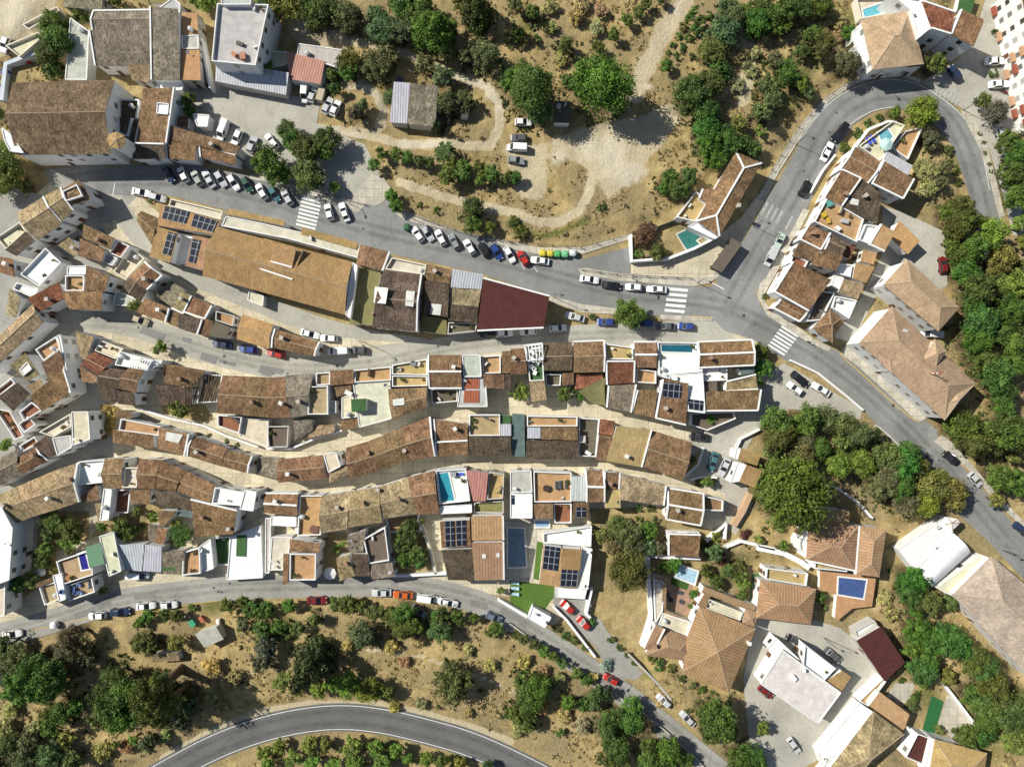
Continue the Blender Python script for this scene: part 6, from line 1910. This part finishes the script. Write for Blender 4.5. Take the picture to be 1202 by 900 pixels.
for (k_, (x, y, z), row_), lb in zip(spots, labs):
    root = empty(DS[k_].replace('white ', '').replace(' ', '_').replace('potted_plant', 'potted_plant'), (x, y, z+.004), tr_.uniform(0, 6.28)); tag(root, lb, DS[k_].replace('white ', ''), DS[k_]+'s '+row_)
    if k_ == 'pot':
        m = MB(); m.tube((0, 0, 0), (0, 0, .38), .17, .24, 10); m.build('pot', M['matte'], root, (0, 0, 0), (.33, .15, .08), weld=False)
        f_ = bpy.data.objects.new('foliage', tr_.choice(CR['s'])); COLL.objects.link(f_); f_.parent = root; f_.location = (0, 0, .7); s_ = tr_.uniform(.4, .75); f_.scale = (s_, s_, s_); f_.color = (.09, .13, .035, 1)
    elif k_ == 'unit':
        m = MB(); m.box((0, 0, .12), .95, .38, .68); m.build('housing', M['matte'], root, (0, 0, 0), (.66, .66, .63), weld=False)
        m = MB(); m.tube((.12, .20, .45), (.12, .215, .45), .26, .26, 14); m.build('fan_grille', M['iron'], root, weld=False)
        for sx in (-.35, .35): m = MB(); m.box((sx, 0, 0), .08, .36, .12); m.build('foot', M['iron'], root, weld=False)
    elif k_ == 'tank':
        m = MB(); m.tube((0, 0, .12), (0, 0, 1.05), .5, .5, 16); m.build('tank_body', M['matte'], root, (0, 0, 0), (.62, .63, .62), weld=False)
        m = MB(); m.tube((0, 0, 1.05), (0, 0, 1.2), .48, .2, 16); m.build('lid', M['matte'], root, (0, 0, 0), (.5, .5, .5), weld=False)
        m = MB(); m.box((0, 0, 0), .9, .9, .12); m.build('plinth', M['floor'], root, (0, 0, 0), (.4, .38, .34), weld=False)
    elif k_ == 'line':
        for sx in (-.8, .8): m = MB(); m.box((sx, 0, 0), .06, .5, 1.1); m.build('frame', M['iron'], root, weld=False)
        for i_ in range(4):
            m = MB(); m.box((0, -.2+i_*.13, .35), 1.5, .02, .72); m.build('cloth', M['matte'], root, (0, 0, 0), tr_.choice(((.7, .7, .7), (.12, .2, .4), (.5, .1, .1), (.6, .5, .25), (.3, .45, .5))), weld=False)
    elif k_ == 'chair':
        for nm, bx in (('seat', (0, 0, .4, .48, .48, .06)), ('backrest', (-.22, 0, .46, .06, .46, .45))): m = MB(); m.box(bx[:3], *bx[3:]); m.build(nm, M['matte'], root, (0, 0, 0), (.7, .7, .68), weld=False)
        for sx in (-.2, .2):
            for sy in (-.2, .2): m = MB(); m.box((sx, sy, 0), .05, .05, .4); m.build('leg', M['matte'], root, (0, 0, 0), (.7, .7, .68), weld=False)
    else:
        m = MB(); m.tube((0, 0, 0), (0, 0, .9), .035, .03, 6); m.build('mast', M['iron'], root, weld=False)
        m = MB(); m.tube((.05, 0, .85), (.22, 0, 1.0), .08, .42, 14); m.build('reflector', M['matte'], root, (0, 0, 0), (.62, .62, .62), weld=False)
# solar water heaters on the red roof, antenna on the big hip roof
for lb, s in (('white solar water tank on the red roof', '810 104'), ('second white solar water tank on the red roof, higher up', '828 86')):
    x, y, z = settle(*bk(900, 0, s)[0]); root = empty('solar_heater', (x, y, z), R(-10)); tag(root, lb, 'solar heater', 'solar water heaters')
    m = MB(); m.tube((-.75, 0, .75), (.75, 0, .75), .28, .28, 12); m.build('tank', M['matte'], root, (0, 0, 0), (.8, .8, .8), weld=False)
    m = MB(); m.prism([(-.8, -1.7), (.8, -1.7), (.8, -.1), (-.8, -.1)], [.1, .1, .7, .7], [.18, .18, .78, .78]); m.build('collector', M['solar'], root, (0, 0, 0), (.02, .03, .05))
    for sx in (-.6, .6):
        m = MB(); m.box((sx, 0, 0), .06, .06, .7); m.build('leg', M['iron'], root, weld=False)
x, y, z = settle(*bk(900, 375, '765 252')[0]); root = empty('antenna_mast', (x, y, z)); tag(root, 'red and white antenna mast on the big hip roof', 'antenna')
for i in range(5):
    m = MB(); m.tube((0, 0, i*.8-.2), (0, 0, i*.8+.6), .13, .12, 8); m.build('mast_section', M['matte'], root, (0, 0, 0), (.5, .05, .03) if i % 2 == 0 else (.8, .8, .8), weld=False)
for zz in (2.4, 3.2, 3.7):
    m = MB(); m.box((0, 0, zz), 1.3, .06, .06, .6); m.build('cross_arm', M['iron'], root, weld=False)
# shade sail over the lower left terrace
q = [P(*p, 5.2) for p in bk(0, 525, '400 468 470 446 494 545 420 566')]; m = MB(); q = q if area(q) > 0 else q[::-1]; m.prism(q, [5.1, 5.3, 5.2, 5.05], [5.16, 5.36, 5.26, 5.11]); o = m.build('shade_sail', M['matte'], None, (*cen(q), 0), (.10, .21, .12)); tag(o, 'green shade sail over the lower left pool terrace', 'awning')
# pergola beams
for lb, blk, s, n in (('white pergola over the terrace above the alley houses', (0, 375), '622 184 712 196 690 238 610 222', 7), ('white pergola over the terrace below the main junction', (600, 375), '62 120 146 110 150 188 74 194', 5)):
    z = 7.4; q = [P(*p, z) for p in bk(*blk, s)]; c = cen(q); zb = settle(*cen(bk(*blk, s)))[2]; root = empty('pergola', (*c, zb)); tag(root, lb, 'pergola'); off = (*c, zb)
    for i in range(n+1):
        a, b_ = lerp(q[0], q[1], i/n), lerp(q[3], q[2], i/n); d = Vector(b_)-Vector(a); m = MB(); m.box(((a[0]+b_[0])/2, (a[1]+b_[1])/2, z), d.length, .18, .2, math.atan2(d.y, d.x)); m.build('beam', M['plaster'], root, off, (.82, .81, .79), weld=False)
    for a, b_ in ((q[0], q[1]), (q[3], q[2])):
        d = Vector(b_)-Vector(a); m = MB(); m.box(((a[0]+b_[0])/2, (a[1]+b_[1])/2, z-.21), d.length, .2, .2, math.atan2(d.y, d.x)); m.build('rail', M['plaster'], root, off, (.82, .81, .79), weld=False)
    for p in inset(q, .15): m = MB(); m.box((*p, zb), .2, .2, z-.21-zb); m.build('post', M['plaster'], root, off, (.82, .81, .79), weld=False)
# bare rafters over the ruins
def rafters(lb, blk, a, b_, c, d, n, z):
    A, B_, C, D = [P(*bk(*blk, s)[0], z) for s in (a, b_, c, d)]; cc = cen([A, B_, C, D]); root = empty('rafter_frame', (*cc, z)); tag(root, lb, 'rafters')
    for i in range(n+1):
        p, q_ = lerp(A, B_, i/n), lerp(D, C, i/n+random.uniform(-.05, .05)); m = MB(); m.tube((*p, z+.5), (*q_, z-.2+random.uniform(-.3, .1)), .09, .08, 6); m.build('rafter', M['bark'], root, (*cc, z), weld=False)
rafters('bare rafters over the roofless ruin', (0, 375), '950 255', '1040 262', '1018 385', '930 388', 7, 4.5); rafters('exposed beams at the half collapsed roof', (0, 375), '860 300', '960 250', '910 400', '855 395', 5, 5.2)

# ------------------------------------------------------------------ light, sky, camera
EL = 42; sd = Vector((-.91, .415)).normalized()
sun_dir = Vector((sd.x*math.cos(R(EL)), sd.y*math.cos(R(EL)), math.sin(R(EL))))
sun = bpy.data.lights.new('sun', 'SUN'); sun.energy = 5.0; sun.angle = R(.53); sun.color = (1, .965, .865)
so = bpy.data.objects.new('sun', sun); so.rotation_euler = sun_dir.to_track_quat('Z', 'Y').to_euler(); so.location = (0, 0, 200); COLL.objects.link(so)
w = bpy.data.worlds.new('World'); sc.world = w; w.use_nodes = True; nt = w.node_tree
sky = nt.nodes.new('ShaderNodeTexSky'); sky.sky_type = 'NISHITA'; sky.sun_disc = False; sky.sun_elevation = R(EL); sky.sun_rotation = math.atan2(sd.x, sd.y)
bg = nt.nodes['Background']; bg.inputs['Strength'].default_value = .068; nt.links.new(sky.outputs[0], bg.inputs['Color'])
cam = bpy.data.cameras.new('camera'); cam.sensor_fit = 'HORIZONTAL'; cam.sensor_width = 36; cam.lens = 36/2*CAMH/(601*S); cam.clip_end = 5000; cam.clip_start = 1
co_ = bpy.data.objects.new('camera', cam); co_.location = (0, 0, CAMH); co_.rotation_euler = (0, 0, 0); COLL.objects.link(co_); sc.camera = co_
sc.view_settings.view_transform = 'Standard'; sc.view_settings.look = 'None'; sc.view_settings.exposure = .20; sc.view_settings.gamma = 1
sc.cycles.max_bounces = 6; sc.cycles.diffuse_bounces = 3; sc.cycles.transparent_max_bounces = 4
print('cars', len(cars), 'trees', len(TR), 'houses', len(HS), 'windows', n_win, 'objects', len(bpy.data.objects))
lo_ = [o['label'] for o in bpy.data.objects if o.parent is None and 'label' in o]
print('long labels', [l for l in lo_ if len(re.findall(r"[A-Za-z0-9][A-Za-z0-9'-]*", l)) > 16][:12]); print('dups', [l for l in set(lo_) if lo_.count(l) > 1][:12])
